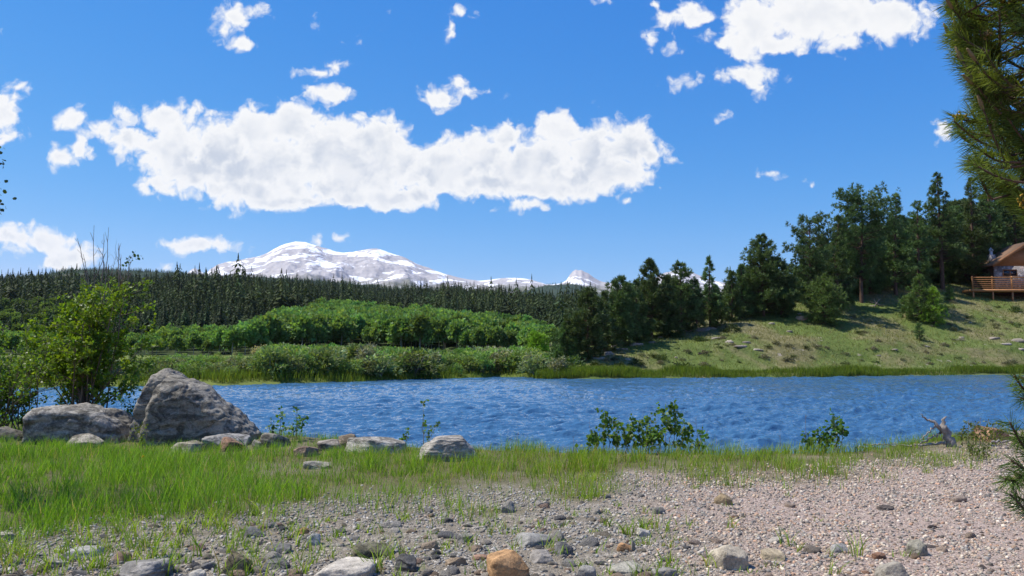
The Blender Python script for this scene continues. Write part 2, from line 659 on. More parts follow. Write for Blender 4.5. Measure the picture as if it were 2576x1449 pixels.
def hit_far(px, py):
    """where the line of sight through a frame point meets the far land"""
    t, v = tv(px, py)
    y = np.linspace(46, 700, 6000)
    g = far_z(t * y, y) - (CAM_Z + v * y)
    ok = np.nonzero((g > 0) & (y > shore_y(t)))[0]
    if len(ok):
        Y = y[ok[0]]
    else:
        Y = y[np.argmax(np.where(y < 200, g / y, -9))]
    return float(t * Y), float(Y), float(far_z(t * Y, Y))


def hit_near(px, py):
    t, v = tv(px, py)
    y = np.linspace(1.5, 20, 3000)
    g = near_z(t * y, y) - (CAM_Z + v * y)
    ok = np.nonzero(g > 0)[0]
    Y = y[ok[0]] if len(ok) else 14.0
    return float(t * Y), float(Y), float(near_z(t * Y, Y))


# ------------------------------------------------------------------ ground, lake and hills
def ground_material():
    m, t = new_mat('shore ground')
    p = t.n('ShaderNodeTexCoord').outputs['Object']
    s = t.n('ShaderNodeSeparateXYZ', ins={0: p})
    big = t.noise(p, .8, 5, .6)
    # gravel fills the right, grey stony dirt the middle and left
    side = t.sstep(t.math('ADD', s.outputs[0], t.math('MULTIPLY', big, 2.2)), 1.7, 3.3)
    vor = t.n('ShaderNodeTexVoronoi', ins={'Vector': p, 'Scale': 62.0, 'Randomness': 1.0})
    vor2 = t.n('ShaderNodeTexVoronoi', ins={'Vector': p, 'Scale': 24.0, 'Randomness': 1.0})
    sp = t.n('ShaderNodeSeparateXYZ', ins={0: vor.outputs['Color']})
    pink = t.ramp(sp.outputs[0], [(0, (.13, .10, .083)), (.25, (.27, .205, .168)), (.5, (.37, .285, .235)), (.75, (.45, .365, .305)), (1, (.36, .25, .19))])
    grey = t.ramp(sp.outputs[1], [(0, (.08, .07, .058)), (.3, (.19, .165, .128)), (.6, (.30, .262, .208)), (1, (.42, .37, .30))])
    fine = t.noise(p, 150, 6, .7)
    dirt = t.ramp(fine, [(.3, (.12, .10, .074)), (.7, (.30, .258, .195))])
    grey = t.mix(t.sstep(t.noise(p, 5, 5, .6), .42, .6), dirt, grey)
    c = t.mix(side, grey, pink)
    # litter and damp soil under the grass
    under = t.n('ShaderNodeAttribute', attribute_name='turf').outputs['Fac']
    soil = t.ramp(t.noise(p, 40, 8, .7), [(.3, (.06, .055, .025)), (.55, (.125, .115, .052)), (.75, (.24, .21, .12))])
    c = t.mix(under, c, soil)
    h = t.math('ADD', t.math('MULTIPLY', vor.outputs['Distance'], -.9), t.math('MULTIPLY', fine, .6))
    h = t.math('ADD', h, t.math('MULTIPLY', vor2.outputs['Distance'], -.5))
    finish(t, c, .95, h, .9, .012, .15)
    return m


def hillside_material():
    m, t = new_mat('hillside turf')
    p = t.n('ShaderNodeTexCoord').outputs['Object']
    q = t.scale(p, (1, .5, 1.6))
    a = t.noise(q, .16, 6, .6, .4)
    b = t.noise(q, 1.4, 7, .7)
    c = t.noise(q, .05, 4, .5)
    dry = t.ramp(b, [(.3, (.11, .105, .043)), (.5, (.18, .168, .075)), (.7, (.27, .235, .125))])
    green = t.ramp(b, [(.3, (.075, .115, .024)), (.7, (.155, .195, .055))])
    col = t.mix(t.sstep(a, .38, .56), dry, green)
    sage = t.ramp(b, [(.3, (.09, .085, .055)), (.7, (.19, .175, .12))])
    col = t.mix(t.math('MULTIPLY', t.sstep(c, .5, .62), .5), col, sage)
    # bare stony scrapes
    rock = t.math('MULTIPLY', t.sstep(t.noise(t.scale(p, (1, .35, 3)), .55, 5, .6), .63, .70), t.sstep(t.noise(p, .09, 3, .5), .45, .6))
    col = t.mix(rock, col, (.36, .31, .25))
    finish(t, col, .95, t.math('ADD', b, t.math('MULTIPLY', t.noise(q, 6, 5, .7), .5)), 1.0, .25, .1)
    return m


def forest_floor_material():
    m, t = new_mat('valley ground')
    p = t.n('ShaderNodeTexCoord').outputs['Object']
    n = t.noise(p, .12, 7, .65)
    s = t.n('ShaderNodeSeparateXYZ', ins={0: p})
    wood = t.ramp(n, [(.3, (.022, .036, .012)), (.7, (.052, .070, .024))])
    mead = t.ramp(n, [(.3, (.085, .120, .022)), (.7, (.16, .185, .045))])
    c = t.mix(t.sstep(s.outputs[1], 170, 200), mead, wood)
    finish(t, c, .95, n, .5, .5, .1)
    return m


def lake_material():
    m, t = new_mat('lake water')
    p = t.n('ShaderNodeTexCoord').outputs['Object']
    w1 = t.noise(t.scale(p, (.75, 1.35, 1)), 2.4, 3, .55, .6)
    w2 = t.noise(t.scale(p, (1.0, 1.5, 1)), 7.0, 4, .6, .4)
    gust = t.noise(t.scale(p, (.5, 1, 1)), .10, 3, .5)
    h = t.math('ADD', t.math('MULTIPLY', w1, .75), t.math('MULTIPLY', w2, .25))
    h = t.math('MULTIPLY', h, t.lin(gust, .35, .65, .7, 1.25))
    bn = t.n('ShaderNodeBump', ins={'Strength': 1.0, 'Distance': .10, 'Height': h})
    b = t.n('ShaderNodeBsdfPrincipled', ins={'Base Color': (.046, .122, .222), 'Roughness': .04, 'IOR': 1.333, 'Specular IOR Level': .5, 'Normal': bn})
    t.set(t.out.inputs[0], b)
    return m


def mountain_material():
    m, t = new_mat('snowy mountain')
    p = t.n('ShaderNodeTexCoord').outputs['Object']
    s = t.n('ShaderNodeSeparateXYZ', ins={0: p})
    q = t.scale(p, (.0011, .0007, .0055))
    d = t.noise(t.scale(p, (.001, .001, .001)), 1.2, 4, .5)
    dd = t.vmath('MULTIPLY_ADD', t.n('ShaderNodeCombineXYZ', ins={0: d, 1: d, 2: d}).outputs[0], (1.4, 1.4, 1.8), q)
    n = t.noise(dd, 1.9, 9, .6, .25)
    n2 = t.noise(t.scale(p, (.006, .004, .012)), 1.0, 6, .65)
    mask = t.math('ADD', t.math('MULTIPLY', n, .8), t.math('MULTIPLY', n2, .28))
    # snow holds on the higher ground
    mask = t.math('ADD', mask, t.lin(s.outputs[2], 700, 1500, -.015, .035))
    snow = t.sstep(mask, .566, .585)
    r = t.noise(t.scale(p, (.01, .01, .02)), 1.0, 8, .7)
    rock = t.ramp(r, [(.3, (.30, .280, .275)), (.5, (.40, .375, .37)), (.7, (.50, .475, .465))])
    low = t.ramp(r, [(.35, (.06, .075, .04)), (.65, (.15, .14, .10))])
    tl = t.sstep(t.math('ADD', s.outputs[2], t.math('MULTIPLY', t.math('SUBTRACT', n2, .5), 420)), 640, 820)
    rock = t.mix(tl, low, rock)
    snow = t.math('MULTIPLY', snow, t.lin(tl, 0, 1, .25, 1))
    c = t.mix(snow, rock, (.86, .87, .90))
    finish(t, c, .9, t.math('ADD', r, t.math('MULTIPLY', n2, 1.5)), .6, 25, .1)
    return m


def ridge_material():
    m, t = new_mat('distant ridge')
    p = t.n('ShaderNodeTexCoord').outputs['Object']
    n = t.noise(t.scale(p, (.012, .012, .03)), 1.0, 8, .7)
    n2 = t.noise(t.scale(p, (.0022, .0022, .005)), 1.0, 5, .6)
    wood = t.ramp(n, [(.3, (.016, .030, .016)), (.7, (.045, .065, .035))])
    open_ = t.ramp(n, [(.3, (.10, .10, .065)), (.7, (.20, .18, .14))])
    finish(t, t.mix(t.sstep(n2, .56, .68), wood, open_), .95, n, .8, 8, .05)
    return m


xs = np.concatenate([np.linspace(-60, -12, 30)[:-1], np.linspace(-12, 12, 420), np.linspace(12, 60, 30)[1:]])
ys = np.concatenate([np.linspace(-60, 0, 24)[:-1], np.linspace(0, 4, 24)[:-1], np.linspace(4, 17, 320), np.linspace(17, 60, 26)[1:]])
gm = grid_mesh('ground', xs, ys, near_z, ground_material())
ground = tag(link('ground', gm), kind='structure')

def wave_z(X, Y):
    """wind chop: many small wave trains running roughly towards the near shore"""
    r = np.random.default_rng(77)
    Z = np.zeros_like(X)
    wx_ = X + fbm2(X, Y, .35, 2, seed=101) * .5
    wy_ = Y + fbm2(X, Y, .35, 2, seed=102) * .5
    for k in range(40):
        lam = .16 * (1.5 / .16) ** r.random()
        a = math.radians(-70 + r.normal(0, 32))
        kx, ky = math.cos(a) * 6.2832 / lam, math.sin(a) * 6.2832 / lam
        ph = kx * wx_ + ky * wy_ + r.random() * 6.2832
        Z += lam * .0125 * (1 - 2 * np.abs(np.sin(ph * .5)) ** .8) * smooth(110 * lam + 10, 70 * lam + 8, Y)
    g = .65 + .7 * smooth(-.4, .4, fbm2(X, Y, .05, 3, seed=103))
    return WATER_Z + Z * g * smooth(2.5, .75, np.abs(X / Y))


wt_s = np.concatenate([np.linspace(-5, -.8, 40)[:-1], np.linspace(-.8, .8, 1100)[:-1], np.linspace(.8, 5, 40)])
wy_s = np.concatenate([10.2 * (36 / 10.2) ** np.linspace(0, 1, 620)[:-1], np.linspace(36, 100, 330)[:-1], np.linspace(100, 160, 5)])
lake_me = polar_mesh('lake', wt_s, wy_s, wave_z, lake_material())
lake = tag(link('lake', lake_me), kind='structure')

ts = np.concatenate([np.linspace(-3, -.75, 20)[:-1], np.linspace(-.75, .06, 160)[:-1], np.linspace(.06, .75, 260), np.linspace(.75, 3, 20)[1:]])
yv = np.concatenate([np.linspace(38, 60, 30)[:-1], np.linspace(60, 145, 240)[:-1], np.linspace(145, 1500, 110)])
hm = polar_mesh('hillside', ts, yv, far_z, hillside_material())
hm.materials.append(forest_floor_material())
tt = np.zeros(len(hm.polygons) * 3)
hm.polygons.foreach_get('center', tt)
tt = tt.reshape(-1, 3)
fl = ((tt[:, 0] / tt[:, 1]) < .035 + fbm2(tt[:, 0], tt[:, 1], .08, 3, seed=31) * .02).astype(np.int32)
hm.polygons.foreach_set('material_index', fl)
hillside = tag(link('hillside', hm), kind='structure')


def profile(pts):
    a = np.array(pts, float)
    v = np.array([tv(x, y)[1] for x, y in a])
    return (a[:, 0] - FW / 2) / FF, v


# snowy range, about nine kilometres off
PT, PV = profile([(-1500, 760), (-300, 730), (300, 720), (430, 700), (465, 690), (478, 679), (488, 677), (500, 684), (514, 692), (524, 678), (540, 668), (562, 660), (585, 656), (612, 652), (640, 646), (662, 638), (690, 624),
                  (715, 613), (740, 609), (765, 611), (790, 619), (812, 625), (835, 633), (862, 637), (885, 635), (905, 631), (925, 627), (945, 624), (962, 629), (985, 638), (1010, 646), (1035, 657), (1060, 667), (1090, 677),
                  (1120, 688), (1150, 697), (1180, 704), (1205, 707), (1235, 704), (1260, 701), (1300, 699), (1335, 701), (1352, 708), (1372, 715), (1392, 716), (1412, 713), (1426, 706), (1433, 695), (1441, 685), (1449, 680), (1456, 682), (1463, 681), (1471, 686), (1482, 690),
                  (1495, 699), (1512, 707), (1535, 712), (1570, 717), (1610, 712), (1650, 699), (1680, 686), (1705, 679), (1735, 682), (1765, 693), (1800, 706), (1900, 725), (2300, 770), (4200, 800)])
Y0, Y1, YB = 6600.0, 9600.0, 11500.0


def range_z(X, Y):
    t = X / Y
    zc = np.interp(t, PT, PV) * Y1
    s = np.clip((Y - Y0) / (Y1 - Y0), 0, 1)
    base = 420.0
    z = base + (zc - base) * (s ** 1.15)
    rid = 1 - np.abs(fbm2(X + .25 * Y, Y * .35, .0016, 5, seed=41)) * 2.0
    rough = fbm2(X, Y, .0035, 6, .55, seed=42)
    amp = (.14 + .86 * np.sin(np.pi * np.clip(s, 0, 1)) ** .8) * 95 * np.clip((zc - base) / 700, .2, 1.3)
    z = z + (rid - .45) * amp + rough * (amp * .5 + 14)
    back = np.clip((Y - Y1) / (YB - Y1), 0, 1)
    return z - back ** 1.2 * 900


mm = polar_mesh('mountains', np.concatenate([np.linspace(-1.2, -.45, 30)[:-1], np.linspace(-.45, .30, 620), np.linspace(.30, 1.2, 30)[1:]]), np.concatenate([np.linspace(Y0, Y1, 130), np.linspace(Y1, YB, 20)[1:]]), range_z, mountain_material())
tag(link('mountains', mm), kind='structure')


def ridge(name, pts, Yc, depth, drop, seed, mat, amp):
    rt, rv = profile(pts)

    def zf(X, Y):
        t = X / Y
        zc = np.interp(t, rt, rv) * Yc + CAM_Z
        s = (Y - (Yc - depth)) / depth
        z = zc - np.clip(1 - s, 0, 1) * drop - np.clip(s - 1, 0, 1) * drop
        return z + fbm2(X, Y, 6.0 / depth, 5, seed=seed) * amp * np.clip(1 - s * .8, .15, 1)
    lo, hi = min(p[0] for p in pts), max(p[0] for p in pts)
    me = polar_mesh(name, np.linspace((lo - FW / 2) / FF, (hi - FW / 2) / FF, 200), np.linspace(Yc - depth, Yc + depth, 40), zf, mat)
    tag(link(name, me), kind='structure')
    return rt, rv, zf


RM = ridge_material()
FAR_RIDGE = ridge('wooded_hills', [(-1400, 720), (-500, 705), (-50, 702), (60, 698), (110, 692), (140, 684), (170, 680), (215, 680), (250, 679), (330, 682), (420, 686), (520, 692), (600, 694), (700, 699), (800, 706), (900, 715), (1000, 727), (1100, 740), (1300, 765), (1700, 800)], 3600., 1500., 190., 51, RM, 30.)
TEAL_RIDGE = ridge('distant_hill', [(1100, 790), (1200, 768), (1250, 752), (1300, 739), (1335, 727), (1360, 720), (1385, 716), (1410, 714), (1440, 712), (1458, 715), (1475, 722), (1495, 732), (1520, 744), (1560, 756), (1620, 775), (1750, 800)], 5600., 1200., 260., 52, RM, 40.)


# ------------------------------------------------------------------ far woods
rng = np.random.default_rng(7)
M_CONIFER = foliage_mat('conifer needles', (1, 1, 1), .12, .7, .30, .1)
M_ASPEN = foliage_mat('aspen leaves far', (1, 1, 1), .35, .6, .32, .2)
M_WILLOW = foliage_mat('willow leaves', (1, 1, 1), .30, .6, .34, .2)
M_PINE = foliage_mat('pine needles', (1, 1, 1), .15, .6, .22, .2)
M_BARK = bark_mat('pine bark', (.045, .030, .020), (.15, .095, .062))
M_GREYBARK = bark_mat('grey bark', (.10, .09, .075), (.26, .24, .21))
M_ASPENBARK = bark_mat('aspen bark', (.20, .20, .16), (.45, .44, .38))


def conifer_arrays(seed, tiers, blades, H=1.0, R=.235):
    """a narrow spruce of drooping boughs, one unit tall"""
    r = np.random.default_rng(seed)
    S = Soup()
    for k in range(tiers):
        u = k / (tiers - 1)
        z = .10 + .86 * u
        L = R * (1 - u) ** .8 * (.75 + .5 * r.random()) + .012
        n = max(4, int(blades * (1 - .5 * u)))
        a = np.arange(n) * 2 * np.pi / n + r.random() * 6 + r.uniform(-.25, .25, n)
        l = L * r.uniform(.65, 1.25, n)
        d = np.stack([np.cos(a), np.sin(a), np.zeros(n)], 1)
        s = np.stack([-np.sin(a), np.cos(a), np.zeros(n)], 1)
        w = l * r.uniform(.35, .6, n)
        c = np.array([0, 0, z])[None]
        th = .055 + .03 * (1 - u)
        V = np.stack([c + np.zeros((n, 3)) + [0, 0, th], c + d * l[:, None] * .6 + s * w[:, None] * .5 + [0, 0, -.005], c + d * l[:, None] + [0, 0, -.035 - .03 * r.random()], c + d * l[:, None] * .6 - s * w[:, None] * .5 + [0, 0, -.005]], 1)
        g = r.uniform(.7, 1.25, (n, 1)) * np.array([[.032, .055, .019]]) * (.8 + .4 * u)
        S.add(V.reshape(-1, 3), np.arange(4 * n).reshape(n, 4), np.repeat(g, 4, 0))
    V, F = tube([(0, 0, .9), (0, 0, 1.02)], [.012, .003], 4)
    S.add(V, F, (.03, .045, .018))
    return np.concatenate(S.V), S, r


def scatter_merge(name, protos, pos, hts, wid, mat, label, cat, cols=None):
    """one mesh of many far plants (a wood that reads as one mass)"""
    S = Soup()
    which = rng.integers(0, len(protos), len(pos))
    ang = rng.random(len(pos)) * 6.283
    for k, P in enumerate(protos):
        idx = np.nonzero(which == k)[0]
        if not len(idx):
            continue
        pv = np.concatenate(P.V)
        pc = np.concatenate(P.C)
        ca, sa = np.cos(ang[idx]), np.sin(ang[idx])
        X = pv[None, :, 0] * wid[idx, None]
        Y = pv[None, :, 1] * wid[idx, None]
        V = np.stack([X * ca[:, None] - Y * sa[:, None] + pos[idx, 0:1], X * sa[:, None] + Y * ca[:, None] + pos[idx, 1:2], pv[None, :, 2] * hts[idx, None] + pos[idx, 2:3]], -1)
        C = pc[None] * (cols[idx][:, None, :] if cols is not None else rng.uniform(.7, 1.35, (len(idx), 1, 1)))
        by = {}
        for f in P.F:
            by.setdefault(f.shape[1], []).append(f)
        n = len(pv)
        fl = []
        for f in by.values():
            f = np.concatenate(f)
            fl.append((f[None] + (np.arange(len(idx)) * n)[:, None, None]).reshape(-1, f.shape[1]))
        S.add(V.reshape(-1, 3), fl, C.reshape(-1, 3))
    o = link(name, S.mesh(name, mat))
    return tag(o, label, cat, kind='stuff')


# conifer forest across the valley
def forest_points(n, seed):
    r = np.random.default_rng(seed)
    y = 215 + (1260 - 215) * r.random(n) ** .75
    t = r.uniform(-1.02, .16, n)
    x = t * y
    return x, y, t


def forest_edge_px(px):
    """frame height where conifers give way to aspens lower down"""
    return np.interp(px, [-600, 0, 60, 250, 400, 560, 700, 830, 950, 1050, 1150, 1300, 1450, 1700], [890, 886, 884, 872, 852, 830, 795, 782, 786, 790, 808, 816, 845, 860]) 


cx, cy, ct = forest_points(26500, 3)
cz = far_z(cx, cy)
ppx, ppy = proj(np.stack([cx, cy, cz], 1))
gap = fbm2(cx, cy, .02, 3, seed=61)
keep = (ppy < forest_edge_px(ppx) + gap * 16) & (ppx < 1500) & (gap < .27)
keep &= ~((ppx < 150) & (ppx > -60) & (np.abs(ppy - 765) < 26) & (gap > -.1))
cx, cy, cz, ct = cx[keep], cy[keep], cz[keep], ct[keep]
order = np.argsort(cy)
cx, cy, cz = cx[order], cy[order], cz[order]
ch = rng.uniform(10, 18, len(cx)) * np.interp(cy, [200, 300, 480], [.42, .55, 1.0]) * (1 + .45 * fbm2(cx, cy, .03, 2, seed=65)) * rng.uniform(.7, 1.25, len(cx)) * (1 + .25 * (rng.random(len(cx)) > .94))
print('conifers', len(cx))
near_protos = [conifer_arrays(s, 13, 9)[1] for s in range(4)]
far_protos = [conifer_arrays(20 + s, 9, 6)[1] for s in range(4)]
NIND = 280
inview = (cx / cy > -.66) & (cx / cy < .22)
ind = np.zeros(len(cx), bool)
ind[np.nonzero(inview)[0][:NIND]] = True
con_me = [p.mesh('conifer crown', M_CONIFER) for p in near_protos]
TR = Soup()
TR.add(*tube([(0, 0, -.03), (0, 0, .55), (0, 0, .9)], [.016, .010, .003], 5))
con_tr = TR.mesh('conifer trunk', M_BARK, True)
con_root = []
con_root = [None] * 4
for i in np.nonzero(ind)[0]:
    k = int(rng.integers(4))
    if con_root[k] is None:
        o = link('conifer_tree', None)
        tag(o, 'dark green conifer at the foot of the forest across the lake', 'conifer', 'conifers at the foot of the forest across the lake')
        link('crown', con_me[k], o)
        link('trunk', con_tr, o)
        con_root[k] = o
    else:
        o = dup(con_root[k])
    w = float(ch[i] * rng.uniform(.85, 1.25))
    o.location = (cx[i], cy[i], cz[i])
    o.rotation_euler = (0, 0, rng.random() * 6.28)
    o.scale = (w, w, float(ch[i]))
m_ = ~ind
ccol = rng.uniform(.65, 1.4, (m_.sum(), 1)) * (1 + rng.normal(0, .10, (m_.sum(), 1)) * np.array([[1.0, .2, -.4]])) * np.array([[1.05, 1.0, 1.0]])
ccol = ccol * (1 + .38 * fbm2(cx[m_], cy[m_], .018, 3, seed=63))[:, None] * (1 + .5 * smooth(.1, .4, fbm2(cx[m_], cy[m_], .011, 3, seed=64))[:, None] * np.array([[.5, .45, .1]]))
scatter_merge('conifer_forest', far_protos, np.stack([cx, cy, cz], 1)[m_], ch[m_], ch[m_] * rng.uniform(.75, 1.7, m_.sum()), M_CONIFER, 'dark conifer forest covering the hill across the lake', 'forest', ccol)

# woods on the far ridges
def ridge_woods(name, R, Yc, depth, n, h, label, col):
    rt, rv, zf = R
    t = rng.uniform(rt.min(), rt.max(), n)
    y = Yc + depth * (rng.random(n) ** 1.5 * -.55 + .04)
    x = t * y
    z = zf(x[:, None], y[:, None])[:, 0]
    hh = rng.uniform(.6, 1.25, n) * h
    scatter_merge(name, far_protos, np.stack([x, y, z], 1), hh, hh * 1.5, M_CONIFER, label, 'forest', np.ones((n, 3)) * np.array(col) * rng.uniform(.7, 1.3, (n, 1)))


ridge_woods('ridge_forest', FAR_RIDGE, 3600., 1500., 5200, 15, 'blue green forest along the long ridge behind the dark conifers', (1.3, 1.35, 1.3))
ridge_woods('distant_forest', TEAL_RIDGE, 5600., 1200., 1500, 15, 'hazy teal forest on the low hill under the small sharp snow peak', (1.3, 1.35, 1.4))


# aspens
def crown_soup(seed, clumps, per, size, width, col, shape=(1, 1, 1), inner=.25, kind='lance', upper=0.0, dv=.3, clump_r=.30):
    r = np.random.default_rng(seed)
    d = rand_unit(r, clumps)
    d[:, 2] = np.abs(d[:, 2]) * (1 + upper) - (1 - upper) * .45 * r.random(clumps)
    rad = inner + (1 - inner) * r.random(clumps) ** .45
    c = d * rad[:, None]
    cr = r.uniform(.6, 1.3, clumps) * clump_r
    k = np.repeat(np.arange(clumps), per)
    off = rand_unit(r, len(k)) * (r.random(len(k)) ** .4)[:, None]
    P = (c[k] + off * cr[k][:, None] * np.array([1, 1, .8])) * np.array(shape)
    D = unit(off + np.array([0, 0, .3]))
    V, F = leaves(P, D, r.uniform(.7, 1.3, len(k)) * size, width, r, .8, kind)
    lc = leaf_cols(col, len(k), 4 if kind == 'lance' else 6, r, dv)
    cl = np.repeat(np.repeat(r.uniform(.75, 1.3, (clumps, 1)), per, 0), 4 if kind == 'lance' else 6, 0)
    S = Soup()
    S.add(V, F, lc * cl)
    return S


ASP_COL = (.145, .235, .068)
asp_protos = []
for s in range(4):
    C = crown_soup(100 + s, 46, 34, .10, .75, ASP_COL, (.30, .30, .36), .35, upper=.1, dv=.25, clump_r=.34)
    for v in C.V:
        v[:, 2] = v[:, 2] * 1.2 + .54
    asp_protos.append(C)
asp_me = [c.mesh('aspen crown', M_ASPEN) for c in asp_protos]
T_ = Soup()
T_.add(*tube([(0, 0, -.02), (.01, 0, .35), (0, .01, .8)], [.016, .012, .004], 5))
T_.add(*tube([(.008, 0, .40), (.10, .04, .62)], [.007, .003], 4))
T_.add(*tube([(.008, 0, .46), (-.09, -.05, .70)], [.007, .003], 4))
asp_tr = T_.mesh('aspen trunk', M_ASPENBARK, True)


def asp_band(px):
    top = np.interp(px, [-400, 0, 120, 380, 430, 560, 640, 760, 850, 960, 1000, 1060, 1150, 1300, 1420], [850, 850, 860, 858, 846, 835, 812, 775, 765, 775, 785, 778, 800, 812, 838])
    bot = np.interp(px, [-400, 0, 400, 640, 700, 900, 1000, 1200, 1400], [898, 902, 896, 890, 880, 872, 878, 880, 880])
    return top, bot


nA = 15000
ay = 190 + 260 * rng.random(nA) ** 1.05
at_ = rng.uniform(-1.02, .07, nA)
ax = at_ * ay
az = far_z(ax, ay)
ahh = rng.uniform(4.6, 9.8, nA) * np.interp(ax / ay, [-.5, -.42, -.30], [.55, .6, 1.0])
bpx, bpyy = proj(np.stack([ax, ay, az], 1))
tpx, tpy = proj(np.stack([ax, ay, az + ahh], 1))
at, ab = asp_band(bpx)
clear = fbm2(ax, ay, .025, 3, seed=77)
ok = (tpy > at - 10 + clear * 42) & (bpyy < ab + 4 + fbm2(ax, ay, .04, 2, seed=78) * 16) & (bpx < 1400)
# thinned so that crowns stand about 4 m apart
sel = []
cell = {}
for i in np.nonzero(ok)[0]:
    key = (int(ax[i] / 4.2), int(ay[i] / 4.2))
    if key not in cell:
        cell[key] = i
        sel.append(i)
sel = np.array(sel)
extra_ = np.argsort(ay[sel])
sel = sel[extra_]
print('aspens', len(sel))
asp_roots = []
pale_spots = 0
A_IND = 260
vis = [i for i in sel if -.66 < at_[i] < .06]
aind = set(vis[:A_IND])
for i in sel:
    if i not in aind:
        continue
    k = int(rng.integers(4))
    while len(asp_roots) <= k:
        asp_roots.append(None)
    if asp_roots[k] is None:
        o = link('aspen_tree', None)
        tag(o, 'bright green round aspen in the grove below the dark forest', 'aspen', 'aspens in the grove below the forest')
        link('crown', asp_me[k], o)
        link('trunk', asp_tr, o)
        asp_roots[k] = o
    else:
        o = dup(asp_roots[k])
    o.location = (ax[i], ay[i], az[i])
    o.rotation_euler = (0, 0, rng.random() * 6.28)
    w = ahh[i] * rng.uniform(.85, 1.2)
    o.scale = (w, w, ahh[i])
rest = np.array([i for i in sel if i not in aind])
if len(rest):
    ac = rng.uniform(.75, 1.25, (len(rest), 1)) * (1 + rng.normal(0, .09, (len(rest), 1)) * np.array([[1.4, .3, -.5]]))
    scatter_merge('aspen_grove', asp_protos, np.stack([ax, ay, az], 1)[rest], ahh[rest], ahh[rest] * rng.uniform(.85, 1.2, len(rest)), M_ASPEN, 'bright green aspen wood climbing the foot of the forested hill', 'aspen wood', ac)

# smaller stands of aspen in the openings of the dark forest
px_, py_, pt_ = forest_points(9000, 9)
pz_ = far_z(px_, py_)
qpx_, qpy_ = proj(np.stack([px_, py_, pz_], 1))
gp_ = fbm2(px_, py_, .02, 3, seed=61)
k_ = (gp_ > .23) & (qpx_ < 1450) & (qpy_ < 880) & (rng.random(9000) < .6) & (py_ < 900)
k_ |= (np.abs(qpx_ - 70) < 75) & (np.abs(qpy_ - 778) < 26) & (rng.random(9000) < .8)
hs_ = rng.uniform(4.5, 8.0, k_.sum())
scatter_merge('aspen_stands', asp_protos, np.stack([px_, py_, pz_], 1)[k_], hs_, hs_ * rng.uniform(.8, 1.2, len(hs_)), M_ASPEN, 'small bright green aspen stands in openings of the dark forest', 'aspen stands', rng.uniform(.7, 1.15, (len(hs_), 1)) * np.ones((1, 3)))

# willow thicket along the far shore
wil_me = []
for s in range(5):
    col = [(.155, .215, .065), (.17, .21, .085), (.135, .215, .055), (.175, .185, .115), (.155, .235, .06)][s]
    C = crown_soup(200 + s, 30, 36, .15, .42, col, (.62, .62, .62), .3, upper=.3, dv=.3, clump_r=.34)
    for v in C.V:
        v[:, 2] = np.maximum(v[:, 2] + .25, .0)
    wil_me.append(C)
wil_mesh = [c.mesh('willow foliage', M_WILLOW) for c in wil_me]
ws = Soup()
for k in range(9):
    a = k * .7
    ws.add(*tube([(0.05 * math.cos(a), .05 * math.sin(a), -.05), (.25 * math.cos(a), .25 * math.sin(a), .45), (.4 * math.cos(a), .4 * math.sin(a), .8)], [.02, .014, .005], 4))
wil_stem = ws.mesh('willow stem', M_GREYBARK, True)
nW = 6800
wt_ = rng.uniform(-.98, .075, nW)
wy = shore_y(wt_) + 1.3 + (rng.random(nW) ** 1.25) * 125
wx = wt_ * wy
wz = far_z(wx, wy)
wpx, wpy = proj(np.stack([wx, wy, wz], 1))
whh = rng.uniform(.7, 2.5, nW) * np.where((wpx > 395) & (wpx < 665) & (wpy > 915), .5, 1)
tpx, tpy = proj(np.stack([wx, wy, wz + whh], 1))
wl = np.interp(wpx, [-300, 0, 360, 440, 640, 670, 700, 900, 1000, 1150, 1330, 1420, 1500], [905, 905, 905, 892, 886, 872, 870, 872, 878, 880, 876, 895, 930])
ok = tpy > wl + fbm2(wx, wy, .07, 2, seed=79) * 14
ok &= ~((wpx > 400) & (wpx < 655) & (np.abs(wpy - 908) < 9)) & (wpx < 1490)
ok &= ~((wpx < 400) & (wpx > 340) & (np.abs(wpy - 920) < 8))
cell = {}
ws_ = []
for i in np.nonzero(ok)[0]:
    s = .95 if wy[i] < 85 else 1.5
    key = (int(wx[i] / s), int(wy[i] / s), s)
    if key not in cell:
        cell[key] = 1
        ws_.append(i)
ws_ = np.array(ws_)[np.argsort(wy[np.array(ws_)])]
print('willows', len(ws_))
wroots = [None] * 5
vis = [i for i in ws_ if wpx[i] > 330][:290]
wset = set(vis)
for i in vis:
    k = int(rng.integers(5))
    if wroots[k] is None:
        o = link('willow_shrub', None)
        tag(o, 'bushy grey green willow shrub in the thicket on the far shore', 'shrub', 'willows on the far shore')
        link('foliage', wil_mesh[k], o)
        link('stem', wil_stem, o)
        wroots[k] = o
    else:
        o = dup(wroots[k])
    o.location = (wx[i], wy[i], wz[i])
    o.rotation_euler = (0, 0, rng.random() * 6.28)
    w = whh[i] * rng.uniform(.8, 1.35)
    o.scale = (w, w, whh[i])
rest = np.array([i for i in ws_ if i not in wset])
wc = rng.uniform(.7, 1.3, (len(rest), 1)) * (1 + rng.normal(0, .12, (len(rest), 1)) * np.array([[1.2, .3, .2]]))
scatter_merge('willow_thicket', wil_me, np.stack([wx, wy, wz], 1)[rest], whh[rest], whh[rest] * rng.uniform(.8, 1.35, len(rest)), M_WILLOW, 'olive green willow thicket between the lake and the aspens', 'thicket', wc)


# ------------------------------------------------------------------ pines on the grassy slope
PINE_COL = np.array((.092, .142, .048))


